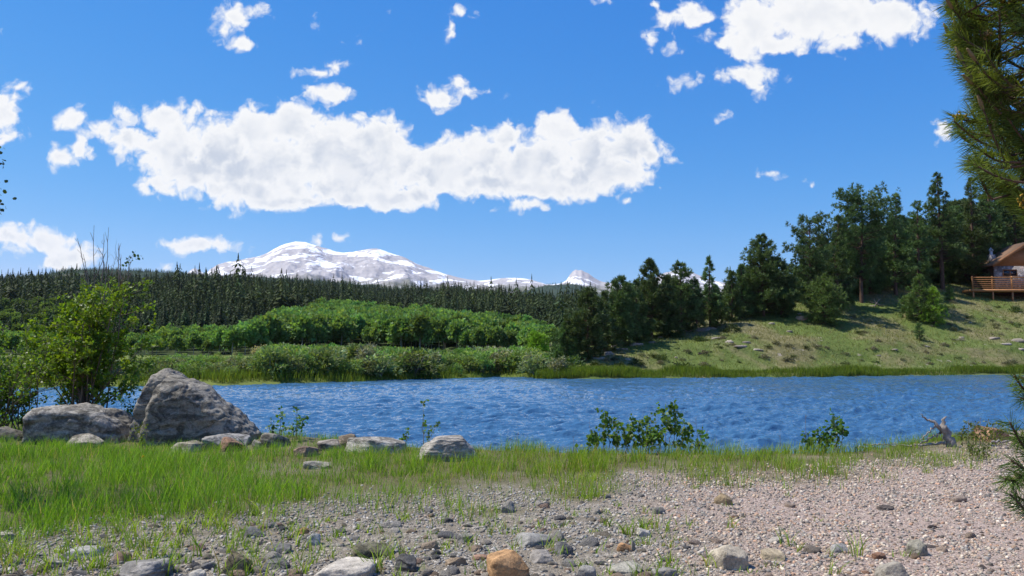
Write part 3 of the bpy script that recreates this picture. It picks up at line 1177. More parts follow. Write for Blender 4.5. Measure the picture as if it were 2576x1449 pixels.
def pine_arrays(seed, H, R, base, shape, nbr, tuft=.42, gap=0.0, bend=.02, up=.35):
    """trunk with limbs, and a crown of needle tufts carried by them; metres"""
    r = np.random.default_rng(seed)
    zt = np.linspace(0, 1, 9)
    ph = r.random() * 6
    tp = np.stack([np.sin(zt * 3 + ph) * bend * H * zt, np.cos(zt * 2.3 + ph) * bend * H * zt, zt * H], 1)
    tp[0, 2] = -.4
    S = Soup()
    S.add(*tube(tp, H * (.017 * (1 - zt) ** .8 + .002), 8))
    P, D, SC_ = [], [], []
    for k in range(nbr):
        u = base + (1 - base) * ((k + r.random()) / nbr) ** 1.05
        if u > .985:
            continue
        q = (u - base) / (1 - base)
        if r.random() < gap * (1 - q):
            continue
        L = R * float(np.interp(q, [p[0] for p in shape], [p[1] for p in shape])) * r.uniform(.40, 1.25)
        a = r.random() * 6.2832
        elev = up * (q * 1.3 - .25) + r.normal(0, .14)
        o = np.array([np.interp(u, zt, tp[:, i]) for i in range(3)])
        d = np.array([math.cos(a) * math.cos(elev), math.sin(a) * math.cos(elev), math.sin(elev)])
        m = 4
        s = np.linspace(0, 1, m)[:, None]
        pts = o + d * L * s + np.array([0, 0, 1]) * (s ** 2) * L * .14
        S.add(*tube(pts, np.linspace(.012 * H * .35 * (1 - q) + .02, .012, m), 4))
        nt = max(5, int(L * 8.5))
        f = r.uniform(.28, 1.04, nt) ** .75
        side = np.array([-math.sin(a), math.cos(a), 0])
        pos = o + d * L * f[:, None] + np.array([0, 0, 1]) * (f[:, None] ** 2) * L * .14
        pos = pos + side * (r.normal(0, .16, (nt, 1)) * L * (1.15 - f[:, None] * .5)) + np.array([0, 0, 1]) * r.normal(.05, .10, (nt, 1)) * min(L, 2.0)
        P.append(pos)
        dd = d + side * r.normal(0, .5, (nt, 1)) + np.array([0, 0, .45])
        D.append(unit(dd))
        SC_.append(r.uniform(.7, 1.25, nt) * tuft * (1 - .25 * q))
    # leader
    tp_top = tp[-1]
    P.append(tp_top + r.normal(0, .1, (8, 3)) - np.array([0, 0, .25]))
    D.append(unit(r.normal(0, .4, (8, 3)) + np.array([0, 0, 1])))
    SC_.append(np.full(8, tuft * .7))
    P, D, SC_ = np.concatenate(P), np.concatenate(D), np.concatenate(SC_)
    k = 13
    n = len(P)
    PP = np.repeat(P, k, 0)
    DD = unit(np.repeat(D, k, 0) + rand_unit(r, n * k) * .85)
    ss = np.repeat(SC_, k) * r.uniform(.7, 1.2, n * k)
    V, F = leaves(PP, DD, ss, .15, r, .15)
    tone = np.repeat(r.uniform(.65, 1.45, (n, 1)), k, 0) * r.uniform(.8, 1.2, (n * k, 1))
    C = np.repeat(PINE_COL * tone, 4, 0)
    N = Soup()
    N.add(V, F, C)
    return S, N


SH_BROAD = [(0, .55), (.15, .9), (.35, 1.0), (.6, .82), (.8, .55), (.93, .3), (1, .08)]
SH_CONE = [(0, .8), (.12, 1.0), (.4, .72), (.7, .42), (.9, .18), (1, .03)]
SH_SPIRE = [(0, .9), (.1, 1.0), (.5, .6), (.8, .27), (1, .02)]
SH_BALL = [(0, .75), (.2, 1.0), (.5, .95), (.75, .7), (.92, .4), (1, .1)]
SH_DOME = [(0, .85), (.12, 1.0), (.35, .80), (.6, .54), (.8, .31), (.93, .15), (1, .03)]
SH_FLAT = [(0, .3), (.3, .6), (.6, .95), (.85, .9), (.97, .6), (1, .3)]


def hill_pine(px, top, base, width, label, shape=SH_BROAD, seed=1, nbr=80, clear=.12, gap=0., tuft=.42, col=None, up=.35, group=None, depth=None, name='pine_tree', cat='pine tree', bend=.015, back=0.0):
    if depth is None:
        x, y, z = hit_far(px, base)
    else:
        t, _ = tv(px, base)
        y = depth
        x = t * y
        z = float(far_z(x, y))
    if back:
        s = (y + back) / y
        x, y = x * s, y * s
        z = float(far_z(x, y))
    _, v = tv(px, top)
    H = CAM_Z + v * y - z
    R = width / FF * y / 2
    S, N = pine_arrays(seed, H, R, clear, shape, int(nbr * 1.5), tuft * 1.12, gap, bend, up)
    if col is not None:
        N.C = [c * np.array(col) for c in N.C]
    o = link(name, None, loc=(x, y, z))
    tag(o, label, cat, group)
    link('trunk', S.mesh('pine trunk', M_BARK, True), o)
    link('crown', N.mesh('pine crown', M_PINE), o)
    return o, H, R


PINES = [
    # px, top, base, width, label, shape, nbr, clear, gap
    (1480, 735, 905, 100, 'dark bushy pine nearest the aspens at the low end of the grassy slope', SH_BROAD, 90, .05, 0),
    (1425, 815, 915, 80, 'low dark pine at the very foot of the slope beside the willows', SH_DOME, 70, .03, 0),
    (1562, 705, 872, 95, 'tall dark pine in front of the right flank of the small snow peak', SH_BROAD, 90, .08, 0),
    (1640, 660, 850, 120, 'broad pine with a tufted top, tallest at the low end of the slope', SH_DOME, 110, .08, 0),
    (1715, 668, 838, 88, 'pine with a split ragged top left of the thin sparse tree', SH_BROAD, 84, .1, .1),
    (1787, 652, 825, 62, 'thin sparse conical pine with see-through top against the snow', SH_CONE, 46, .15, 0),
    (1842, 690, 808, 62, 'short dark pine filling the gap left of the wide domed pine', SH_CONE, 60, .03, 0),
    (1868, 672, 800, 58, 'slender pine pressed against the left side of the wide domed pine', SH_CONE, 60, .05, 0),
    (1520, 742, 886, 70, 'bushy pine between the lowest pines and the small snow peak', SH_DOME, 66, .04, 0),
    (1602, 712, 862, 70, 'pine wedged left of the broad pine with the tufted top', SH_CONE, 66, .05, 0),
    (1682, 700, 848, 66, 'lower pine wedged between the broad pine and the split ragged one', SH_CONE, 60, .05, 0),
    (1752, 712, 832, 56, 'low pine between the split ragged pine and the thin sparse one', SH_DOME, 56, .03, 0),
    (1921, 597, 795, 165, 'wide dark pine with a domed top standing clear of its neighbours', SH_DOME, 130, .06, 0),
    (1965, 655, 792, 80, 'shorter pine tucked against the right side of the wide domed pine', SH_BROAD, 70, .06, 0),
    (2041, 562, 785, 110, 'pine with a lumpy flat top behind the small round pine', SH_FLAT, 100, .08, .05),
    (2110, 546, 775, 80, 'narrow pointed pine between the lumpy pine and the crooked one', SH_CONE, 90, .06, 0),
    (2168, 511, 762, 165, 'big crooked pine with bare twisted limbs and an open spreading top', SH_FLAT, 120, .22, .12),
    (2254, 494, 742, 100, 'pointed pine just right of the big crooked pine', SH_CONE, 110, .08, 0),
    (2314, 511, 735, 72, 'slim ragged pine on the left of the tallest pine', SH_BROAD, 78, .1, .1),
    (2371, 441, 727, 112, 'tallest pine on the slope, conical with a bare lower trunk', SH_CONE, 120, .22, .05),
    (2453, 453, 722, 105, 'dense pine with a rounded top between the tallest pine and the cabin', SH_DOME, 120, .08, 0),
    (2499, 425, 712, 100, 'spire-topped dark conifer right behind the cabin', SH_SPIRE, 130, .04, 0),
    (2560, 470, 715, 110, 'dark pine at the right edge rising behind the cabin roof', SH_BROAD, 110, .06, 0),
]
for i, (px, top, base, w, lab, sh, nb, cl, gp) in enumerate(PINES):
    hill_pine(px, top - 6, base, w * 1.04, lab, sh, 300 + i, nb, cl, gp, bend=.05 if 'crooked' in lab else .012)
hill_pine(2073, 701, 815, 96, 'small round pine standing on the slope beside the orange dirt scrape', SH_BALL, 340, 90, .02, 0, .34, (1.25, 1.25, 1.0))
hill_pine(1805, 747, 823, 52, 'small bushy pine in front of the sparse conical pine', SH_BALL, 341, 60, .02, 0, .34, (1.3, 1.3, 1))
hill_pine(2318, 692, 806, 100, 'dark young pine on the open slope, taller half of the pair', SH_CONE, 342, 70, .03, 0, .36, (1.2, 1.3, 1.0))
hill_pine(2350, 722, 815, 66, 'brighter green young pine leaning against the darker one on the open slope', SH_CONE, 343, 64, .0, 0, .32, (2.2, 2.4, .9))
hill_pine(2390, 718, 757, 26, 'little lone seedling pine between the pair and the cabin', SH_CONE, 344, 30, .0, 0, .26, (1.5, 1.6, 1.1), name='young_pine')
hill_pine(2314, 815, 856, 26, 'tiny bluish pine on the slope below the pair', SH_BALL, 345, 30, .0, 0, .22, (1.2, 1.4, 1.3), name='young_pine')
hill_pine(1350, 838, 895, 60, 'fresh light green small aspen at the edge of the dark pines', SH_BALL, 346, 70, .02, 0, .38, (2.6, 3.2, 1.0), name='aspen_tree', cat='aspen')

# the mass of other pines behind them
fill_protos = []
for k in range(5):
    S, N = pine_arrays(400 + k, 12.0, 2.6, .03, [SH_BROAD, SH_CONE, SH_BALL, SH_BROAD, SH_SPIRE][k], 135, .58)
    fill_protos.append((S.mesh('pine trunk', M_BARK, True), N.mesh('pine crown', M_PINE)))
TOPS = np.array([(1380, 830), (1420, 818), (1480, 765), (1540, 745), (1600, 705), (1660, 700), (1700, 705), (1750, 720), (1800, 715), (1850, 690), (1920, 650), (1990, 665), (2040, 610), (2100, 585), (2180, 560), (2250, 550), (2320, 545), (2380, 520), (2440, 500), (2500, 490), (2560, 500), (2700, 470), (3000, 450)], float)
groots = [None] * 5
nf = 0
for px in np.arange(1400, 2900, 11.0):
    for row in range(3):
        p = px + rng.uniform(-7, 7)
        basey = float(np.interp(p, [1400, 1480, 1560, 1700, 1800, 1850, 2000, 2100, 2200, 2350, 2450, 2600, 2900], [900, 885, 862, 832, 812, 796, 780, 770, 752, 722, 708, 698, 690]))
        x, y, z = hit_far(p, basey)
        y2 = y + [3, 9, 17][row] + rng.uniform(0, 6)
        x, y = x * y2 / y, y2
        z = float(far_z(x, y))
        topy = float(np.interp(p, TOPS[:, 0], TOPS[:, 1])) + abs(rng.normal(0, 24)) + [26, 8, -8][row]
        H = CAM_Z + tv(p, topy)[1] * y - z
        if H < 2.0 or rng.random() < .12:
            continue
        if 2440 < p and row == 0:
            continue
        k = int(rng.integers(5))
        if groots[k] is None:
            o = link('pine_tree', None)
            tag(o, 'dark pine filling in the stand at the top of the slope', 'pine tree', 'pines behind the crest of the slope')
            link('trunk', fill_protos[k][0], o)
            link('crown', fill_protos[k][1], o)
            groots[k] = o
        else:
            o = dup(groots[k])
        s = H / 12.0
        o.location = (x, y, z)
        o.rotation_euler = (0, 0, rng.random() * 6.28)
        o.scale = (s * 1.05, s * 1.05, s)
        nf += 1
print('fill pines', nf)


# ------------------------------------------------------------------ stones
def rock_material(name, banded=False, lichen=.35):
    m, t = new_mat(name)
    p = t.n('ShaderNodeTexCoord').outputs['Object']
    oi = t.n('ShaderNodeObjectInfo')
    off = t.vmath('ADD', p, t.n('ShaderNodeCombineXYZ', ins={0: t.math('MULTIPLY', oi.outputs['Random'], 37.0), 1: 0.0, 2: 0.0}).outputs[0])
    base = oi.outputs['Color']
    n1 = t.noise(off, 5.5, 8, .68, .4)
    n2 = t.noise(off, 26, 7, .7)
    n3 = t.noise(off, 90, 3, .6)
    k = t.math('ADD', t.math('MULTIPLY', n1, .55), t.math('ADD', t.math('MULTIPLY', n2, .5), t.math('MULTIPLY', n3, .35)))
    g = t.lin(k, .48, .94, .25, 1.75)
    c = t.mix(1.0, base, t.n('ShaderNodeCombineColor', ins={0: g, 1: g, 2: g}), 'MULTIPLY')
    h = t.math('ADD', t.math('MULTIPLY', n1, .8), t.math('MULTIPLY', n2, .4))
    if banded:
        wv = t.n('ShaderNodeTexWave', bands_direction='Z', ins={'Vector': t.scale(off, (.35, .35, 1)), 'Scale': 5.0, 'Distortion': 16.0, 'Detail': 5, 'Detail Scale': 1.6}).outputs[1]
        c = t.mix(t.math('MULTIPLY', t.sstep(wv, .5, .95), .4), c, t.mix(1.0, c, (1.9, 1.9, 1.95), 'MULTIPLY'))
        h = t.math('ADD', h, t.math('MULTIPLY', wv, .3))
    st_ = t.noise(t.scale(off, (1.0, 1.0, 2.4)), 2.6, 10, .74, 1.2)
    c = t.mix(t.math('MULTIPLY', t.sstep(st_, .44, .58), min(1.0, lichen * 2.6)), c, t.mix(1.0, c, (.30, .295, .28), 'MULTIPLY'))
    lich = t.math('MULTIPLY', t.sstep(t.noise(off, 11, 6, .7), .56, .66), lichen)
    c = t.mix(lich, c, (.085, .085, .062))
    pale = t.math('MULTIPLY', t.sstep(t.noise(off, 16, 7, .72), .57, .68), lichen * .9)
    c = t.mix(pale, c, (.42, .41, .37))
    finish(t, c, .9, h, .9, .03, .2)
    return m


M_ROCK = rock_material('granite')
M_CLEAN = rock_material('clean stone', lichen=.08)
M_BAND = rock_material('banded stone', True, .1)


def ico(sub):
    bm = bmesh.new()
    bmesh.ops.create_icosphere(bm, subdivisions=sub, radius=1.0)
    V = np.array([v.co[:] for v in bm.verts])
    F = np.array([[v.index for v in f.verts] for f in bm.faces])
    bm.free()
    return V, F


ICO = {k: ico(k) for k in (1, 2, 3, 4, 5)}


def stone_arrays(seed, sub=4, box=.5, cuts=7, rough=.10, flat_top=False):
    """unit stone (half extents about 1)"""
    r = np.random.default_rng(seed)
    V, F = ICO[sub]
    e = 2 + 3.5 * box
    P = V / (np.abs(V) ** e).sum(1, keepdims=True) ** (1 / e)
    N = rand_unit(r, cuts)
    N[:, 2] = np.abs(N[:, 2])
    if flat_top:
        N[0] = unit(np.array([r.normal(0, .12), r.normal(0, .12), 1.0]))
    for i in range(cuts):
        d0 = r.uniform(.62, .92)
        d = P @ N[i]
        P = P - N[i] * (np.maximum(d - d0, 0) * .88)[:, None]
    P = P * (1 + rough * fbm(P * 1.4, 3, seed=seed) + rough * .45 * fbm(P * 4.5, 4, seed=seed + 5))[:, None]
    P = P / np.abs(P).max(0)
    return P, F


def solid(points_sets, voxel, noise=.03, nscale=2.5, seed=1, smooth_it=6):
    """boulder: hulls fused into one skin, worn smooth, then roughened"""
    bm = bmesh.new()
    for pts in points_sets:
        vs = [bm.verts.new(p) for p in pts]
        bmesh.ops.convex_hull(bm, input=vs)
    me = bpy.data.meshes.new('boulder hull')
    bm.to_mesh(me)
    bm.free()
    ob = bpy.data.objects.new('boulder hull', me)
    bpy.context.scene.collection.objects.link(ob)
    md = ob.modifiers.new('r', 'REMESH')
    md.mode = 'VOXEL'
    md.voxel_size = voxel
    ms = ob.modifiers.new('s', 'SMOOTH')
    ms.factor = .5
    ms.iterations = smooth_it
    dg = bpy.context.evaluated_depsgraph_get()
    ev = ob.evaluated_get(dg).to_mesh()
    n = len(ev.vertices)
    V = np.zeros(n * 3)
    ev.vertices.foreach_get('co', V)
    V = V.reshape(-1, 3)
    NV = np.zeros(n * 3)
    ev.vertices.foreach_get('normal', NV)
    NV = NV.reshape(-1, 3)
    F = np.array([list(p.vertices) if len(p.vertices) == 4 else list(p.vertices) + [p.vertices[-1]] for p in ev.polygons])
    quads = F[F[:, 2] != F[:, 3]]
    ob.evaluated_get(dg).to_mesh_clear()
    bpy.data.objects.remove(ob)
    bpy.data.meshes.remove(me)
    d = fbm(V * nscale, 6, .55, seed=seed)
    crack = np.minimum(0, np.abs(fbm(V * np.array([1.3, 1.3, .9]) * nscale * .6, 3, seed=seed + 9)) - .10) * 2.2
    ledge = fbm(V * np.array([.8, .8, 3.2]) * nscale, 4, seed=seed + 3) * .45
    V = V + NV * ((d * .8 + ledge + crack) * noise)[:, None]
    return V, [quads]


def slices(outline, zb, front=.5, back=.6, inset=.62, lean=.0):
    """outline (x,z) at the middle; smaller copies in front and behind"""
    o = np.array(outline, float)
    cx_ = o[:, 0].mean()
    out = []
    for yy, s in ((-front, inset), (-front * .8, .96), (0, 1.0), (back * .55, .93), (back, inset)):
        for x, z in o:
            out.append((cx_ + (x - cx_) * (s * .5 + .5 * min(1, s + .18)), yy + lean * (z - zb), zb + (z - zb) * s))
    return out


def px_outline(pts, depth, cxp):
    sc = depth / FF
    return [((px - cxp) * sc, depth / FF * (HORIZON - py) + CAM_Z) for px, py in pts]


def boulder(pxs, depth, sets, label, col, name='boulder', mat=None, **kw):
    allp = [p for s in sets for p in s[0]]
    cxp = sum(p[0] for p in allp) / len(allp)
    ps = []
    for pts, yo, fr, bk, ins in sets:
        o = px_outline(pts, depth, cxp)
        zb = min(z for _, z in o)
        q = slices(o, zb - .12, fr, bk, ins)
        ps.append([(x, y + yo, z) for x, y, z in q])
    V, F = solid(ps, **kw)
    me = mesh_np(name, V, F, mat or M_ROCK, None, True)
    x0 = (cxp - FW / 2) * depth / FF
    o = link(name, me, loc=(x0 - .06, depth + .26, 0))
    o.color = (*col, 1)
    return tag(o, label, 'boulder')


boulder(None, 12.55, [
    ([(338, 1100), (343, 1050), (356, 995), (368, 955), (382, 935), (406, 927), (430, 930), (446, 945), (442, 1000), (420, 1060), (405, 1118), (350, 1116)], .22, .46, .45, .86),
    ([(412, 975), (436, 944), (460, 944), (486, 951), (520, 970), (550, 996), (589, 1024), (621, 1059), (655, 1090), (650, 1108), (560, 1118), (400, 1122), (385, 1090)], -.10, .50, .62, .80),
], 'tall wedge-shaped grey boulder, largest rock on the shore, sloping down to the right', (.255, .232, .188), voxel=.018, noise=.09, nscale=2.3, seed=3)
boulder(None, 12.6, [
    ([(90, 1112), (93, 1070), (104, 1036), (118, 1025), (150, 1021), (210, 1021), (258, 1023), (282, 1033), (305, 1056), (330, 1092), (334, 1112)], .0, .5, .6, .86),
], 'broad low rounded grey boulder beside the tall wedge-shaped one', (.325, .30, .252), voxel=.018, noise=.085, nscale=2.2, seed=8)

STONE_N = [0]


def stone(x0, x1, ytop, ybot, label, col, cat='stone', name=None, box=.5, cuts=7, rough=.10, flat=False, mat=None, deep=.8, sub=5, seed=None, rotz=None, sink=.34, tilt=.12):
    STONE_N[0] += 1
    sd = seed if seed is not None else 900 + STONE_N[0]
    r = random.Random(sd)
    pc = (x0 + x1) / 2
    X, Y, Z = hit_near(pc, min(ybot, 1447 + 60))
    w = (x1 - x0) / FF * Y
    vis = (ybot - ytop) / FF * Y
    ang = math.atan2(CAM_Z - Z, Y)
    d = w * deep
    h = max((vis - d * .55 * math.sin(ang)) / math.cos(ang), .28 * vis + .1 * w)
    P, F = stone_arrays(sd, sub, box, cuts, rough, flat)
    hz = h / (2 - 2 * sink)
    P = P * np.array([w / 2, d / 2, hz])
    me = mesh_np(name or 'stone', P, [F], mat or M_CLEAN, None, True)
    o = link(name or ('rock' if w > .3 else 'stone'), me, loc=(X * (1 + d / 2 / Y), Y + d / 2 * .8, Z + hz * (1 - 2 * sink)))
    o.rotation_euler = (r.uniform(-tilt, tilt), r.uniform(-tilt, tilt), rotz if rotz is not None else r.uniform(-.25, .25))
    o.color = (col[0] * .86, col[1] * .82, col[2] * .75, 1)
    return tag(o, label, cat)


GREY, PALE, DARK, CREAM, TAN, ORANGE, PINK, MOSS = (.24, .228, .20), (.38, .36, .31), (.11, .11, .11), (.42, .39, .31), (.33, .26, .165), (.42, .25, .13), (.36, .23, .165), (.22, .21, .145)
R_ = dict(mat=M_ROCK, sub=5)
stone(171, 267, 1090, 1127, 'small pale grey rock sitting in the grass in front of the broad boulder', PALE, 'rock', **R_)
stone(-12, 60, 1070, 1112, 'grey rock half out of the picture beside the leafy bush', GREY, 'rock', **R_)
stone(62, 92, 1084, 1103, 'little grey rock between the edge rock and the broad boulder', GREY, 'rock', **R_)
stone(438, 522, 1105, 1139, 'cream white rock at the foot of the tall boulder', CREAM, 'rock', flat=True, box=.7, **R_)
stone(505, 633, 1087, 1128, 'smooth blue grey rock leaning on the right foot of the tall boulder', (.34, .34, .34), 'rock', **R_)
stone(547, 617, 1099, 1136, 'reddish brown rock in front of the smooth blue grey one', (.33, .21, .15), 'rock', **R_)
stone(633, 660, 1102, 1130, 'small whitish rock just beyond the tip of the tall boulder', PALE, 'rock', **R_)
stone(658, 730, 1087, 1125, 'grey rock under the leafy sprigs right of the tall boulder', GREY, 'rock', **R_)
stone(740, 802, 1114, 1149, 'flat pinkish brown rock lying in the grass', (.36, .26, .20), 'rock', flat=True, **R_)
stone(800, 872, 1098, 1133, 'low flat grey rock by the water left of the round tan rock', (.36, .33, .30), 'rock', flat=True, **R_)
stone(850, 912, 1084, 1131, 'round tan rock tucked behind the big pale slab', (.33, .27, .20), 'rock', **R_)
stone(872, 1024, 1088, 1141, 'big pale slab-like rock sloping into the lake', (.50, .48, .44), 'rock', flat=True, box=.6, **R_)
stone(1037, 1210, 1090, 1160, 'streaky grey rock at the waterline, last of the row of shore rocks', (.33, .315, .29), 'rock', mat=M_BAND, flat=False, box=.4)
stone(765, 834, 1156, 1180, 'low white stone showing through the grass below the flat pinkish rock', PALE, flat=True)
stone(2452, 2530, 1065, 1112, 'orange pink boulder on the bank near the driftwood stump', (.50, .30, .20), 'boulder', **R_)
stone(2500, 2545, 1085, 1112, 'whitish rock behind the orange pink boulder', PALE, 'rock', **R_)
# stones in the gravel
stone(1228, 1334, 1379, 1462, 'large smooth orange brown stone in the gravel', (.52, .32, .165), box=.5, cuts=4, rough=.09, flat=True, deep=.85, tilt=.12, rotz=.35, seed=977)
stone(1331, 1393, 1386, 1417, 'smooth grey stone touching the orange brown stone', (.36, .34, .32))
stone(994, 1056, 1396, 1439, 'dark blue grey slate stone with pale streaks', DARK, mat=M_BAND)
stone(797, 948, 1408, 1462, 'wide flat white slab of stone at the bottom of the picture', (.54, .51, .46), flat=True, box=.55, cuts=3, rough=.10)
stone(1291, 1385, 1339, 1375, 'flat grey stone above the orange brown stone', (.31, .31, .30), flat=True)
stone(1395, 1441, 1364, 1399, 'dark grey stone right of the flat grey stone', (.20, .20, .20))
stone(1256, 1295, 1261, 1290, 'blocky grey stone at the upper edge of the gravel', (.28, .27, .25), box=.8)
stone(1551, 1592, 1365, 1388, 'flat orange stone lying alone in the grey gravel', ORANGE, flat=True)
stone(1585, 1600, 1356, 1386, 'thin pale stone behind the flat orange stone', PALE)
stone(1525, 1612, 1412, 1442, 'pale greenish grey stone near the bottom centre of the gravel', (.40, .39, .34), flat=True)
stone(888, 992, 1360, 1404, 'mossy pale stone behind the white slab', MOSS, mat=M_ROCK)
stone(1798, 1840, 1237, 1270, 'tan cube-like stone alone on the pink gravel', TAN, box=.7)
stone(1772, 1876, 1365, 1432, 'cream triangular stone with a brown stain in the gravel', (.52, .47, .38), box=.3, cuts=9)
stone(1915, 1986, 1384, 1411, 'low tan stone right of the cream triangular stone', (.42, .36, .26), flat=True)
stone(2281, 2329, 1359, 1399, 'round greenish grey stone on the pink gravel', (.30, .29, .24), box=.2)
stone(2194, 2284, 1408, 1462, 'jagged grey stone at the bottom of the pink gravel', (.36, .34, .30), cuts=10)
stone(2194, 2228, 1387, 1408, 'small red brown stone above the jagged grey stone', (.26, .15, .10))
stone(278, 431, 1404, 1464, 'dark stone with a white cap in the grass at the bottom', (.24, .235, .225), mat=M_BAND, box=.4)
stone(560, 631, 1380, 1447, 'brown mossy stone standing on edge', (.24, .21, .14), mat=M_ROCK, box=.5)
stone(612, 671, 1325, 1352, 'dark smooth stone just below the grass', (.15, .15, .155), box=.2)
stone(660, 738, 1404, 1432, 'flat dark slate near the white slab', (.15, .15, .15), mat=M_BAND, flat=True)
stone(676, 734, 1368, 1394, 'grey slate stone above the flat dark slate', (.20, .20, .20), flat=True)
stone(508, 543, 1412, 1434, 'small bluish stone left of the mossy stone', (.17, .17, .185))
stone(476, 520, 1430, 1462, 'white rounded stone cut by the bottom of the picture', (.55, .53, .48))
stone(-20, 48, 1336, 1360, 'whitish stone in the grass at the left edge', PALE)
stone(174, 258, 1372, 1404, 'pale ribbed stone seen through the grass blades', (.45, .45, .43), flat=True)
stone(100, 176, 1402, 1428, 'grey stone low in the grass near the left corner', (.33, .32, .30), flat=True)
stone(745, 778, 1326, 1344, 'orange stone chip above the slate stones', ORANGE)
stone(768, 806, 1340, 1372, 'pale blue grey stone behind a grass tuft', (.40, .41, .41))
stone(1120, 1172, 1400, 1424, 'small tan pebble-like stone right of the dark slate stone', (.40, .31, .22))
stone(1190, 1226, 1392, 1410, 'pinkish stone left of the large orange brown stone', PINK)
stone(1150, 1190, 1338, 1366, 'grey speckled stone in the middle of the gravel', (.32, .31, .29))
stone(1600, 1640, 1328, 1350, 'white stone under the sprawling grass tuft', (.55, .53, .50))
stone(1930, 1968, 1350, 1366, 'flat whitish stone on the gravel near the tall grass sprout', (.45, .42, .38), flat=True)
stone(2020, 2062, 1372, 1392, 'dark brown stone between two grass sprouts', (.16, .14, .12))
stone(2085, 2135, 1362, 1392, 'grey stone behind a grass sprout on the pink gravel', (.36, .36, .36), flat=True)
stone(2205, 2245, 1268, 1284, 'dark pebble-like stone far out on the pink gravel', (.15, .13, .12))
stone(1640, 1700, 1425, 1455, 'grey flat stone at the bottom between the pale greenish and the cream stones', (.30, .295, .28), flat=True)
stone(1445, 1500, 1425, 1462, 'rounded grey stone at the bottom right of the orange brown stone', (.33, .325, .31))
stone(1060, 1110, 1362, 1384, 'brownish stone above the dark slate stone', (.27, .22, .17))

SMALL = [mesh_np('stone', (lambda q: q[0] * np.array([1, .8, .55]))(stone_arrays(700 + k, 3, .5, 7, .12)), [ICO[3][1]], (M_CLEAN, M_CLEAN, M_BAND)[k % 3], None, True) for k in range(9)]
SHADES = [(.30, .29, .27), (.22, .215, .21), (.40, .38, .34), (.14, .14, .145), (.36, .28, .21), (.44, .41, .36), (.27, .24, .19), (.33, .24, .19)]


def gravel_ok(px, py):
    return py > np.interp(px, [0, 300, 520, 900, 1200, 1450, 1600, 1900, 2200, 2440, 2600], [1385, 1315, 1298, 1282, 1262, 1250, 1222, 1205, 1180, 1150, 1140])


n_small = 0
smroot = {}
while n_small < 295:
    px, py = rng.uniform(-60, 2640), 1240 + 230 * rng.random() ** .8
    if not gravel_ok(px, py) or (px > 1650 and rng.random() < .72):
        continue
    x, y, z = hit_near(px, py)
    s = float(np.clip(rng.lognormal(math.log(.030), .40), .017, .085))
    o = link('small_stone', SMALL[int(rng.integers(9))], loc=(x, y, z + s * .15))
    o.rotation_euler = (rng.uniform(-.3, .3), rng.uniform(-.3, .3), rng.uniform(0, 6.28))
    o.scale = (s, s * rng.uniform(.8, 1.1), s * rng.uniform(.7, 1.2))
    sh = np.array(SHADES[int(rng.integers(8))]) * rng.uniform(.7, 1.1) * np.array([1, .95, .87])
    if px > 1750:
        sh = sh * np.array([1.15, .98, .9])
    o.color = (*np.clip(sh, 0, 1), 1)
    tag(o, 'small loose stone lying among the finer gravel', 'stone', 'small stones scattered in the gravel')
    n_small += 1

# gravel: far too many pebbles to count
M_GRAVEL = tint_mat('gravel stones', .9, 90, .35)


def gravel(name, n, region, pal, smin, smax, seed, label, power=2.2):
    r = np.random.default_rng(seed)
    protos = []
    for k in range(6):
        V, F = ICO[1]
        P = V * r.uniform(.72, 1.15, (len(V), 1)) * np.array([1, r.uniform(.65, .95), r.uniform(.4, .75)])
        protos.append((P, F))
    px = r.uniform(-80, 2660, n * 2)
    y = 4.2 + (12.6 - 4.2) * r.random(n * 2) ** .85
    x = (px - FW / 2) / FF * y
    z = near_z(x, y)
    qx, qy = proj(np.stack([x, y, z], 1))
    ok = region(qx, qy, x, y, r)
    x, y, z = x[ok][:n], y[ok][:n], z[ok][:n]
    m = len(x)
    s = smin * (smax / smin) ** (r.random(m) ** power) * r.uniform(.8, 1.2, m)
    Vs, Fs, Cs = [], [], []
    pal = np.array(pal)
    col = pal[r.integers(0, len(pal), m)] * r.uniform(.75, 1.25, (m, 1))
    a = r.random(m) * 6.283
    tl = r.normal(0, .25, m)
    wh = r.integers(0, 6, m)
    base = 0
    for k in range(6):
        i = np.nonzero(wh == k)[0]
        P, F = protos[k]
        ca, sa = np.cos(a[i])[:, None], np.sin(a[i])[:, None]
        X, Yv, Z = P[None, :, 0], P[None, :, 1], P[None, :, 2]
        Z2 = Z + X * tl[i][:, None]
        V = np.stack([(X * ca - Yv * sa) * s[i][:, None] + x[i][:, None], (X * sa + Yv * ca) * s[i][:, None] + y[i][:, None], Z2 * s[i][:, None] + z[i][:, None] + s[i][:, None] * .12], -1)
        Vs.append(V.reshape(-1, 3))
        Fs.append((F[None] + (base + np.arange(len(i)) * len(P))[:, None, None]).reshape(-1, 3))
        Cs.append(np.repeat(col[i], len(P), 0))
        base += len(i) * len(P)
    me = mesh_np(name, np.concatenate(Vs), [np.concatenate(Fs)], M_GRAVEL, np.concatenate(Cs), True)
    return tag(link(name, me), label, 'gravel', kind='stuff')


def right_side(qx, qy, x, y, r):
    lim = np.interp(qy, [1130, 1200, 1260, 1320, 1400, 1460], [1900, 1650, 1640, 1660, 1680, 1700])
    w = smooth(-160, 160, qx - lim + r.normal(0, 60, len(qx)))
    low = np.interp(qx, [1500, 1600, 1900, 2200, 2440, 2600], [1235, 1195, 1180, 1155, 1125, 1095])
    fine_ = .40 + .60 * smooth(-.45, .12, fbm2(x, y, 1.1, 4, seed=92))
    return (r.random(len(qx)) < w * fine_) & (qy > low + r.normal(0, 8, len(qx))) & (qy < 1480)


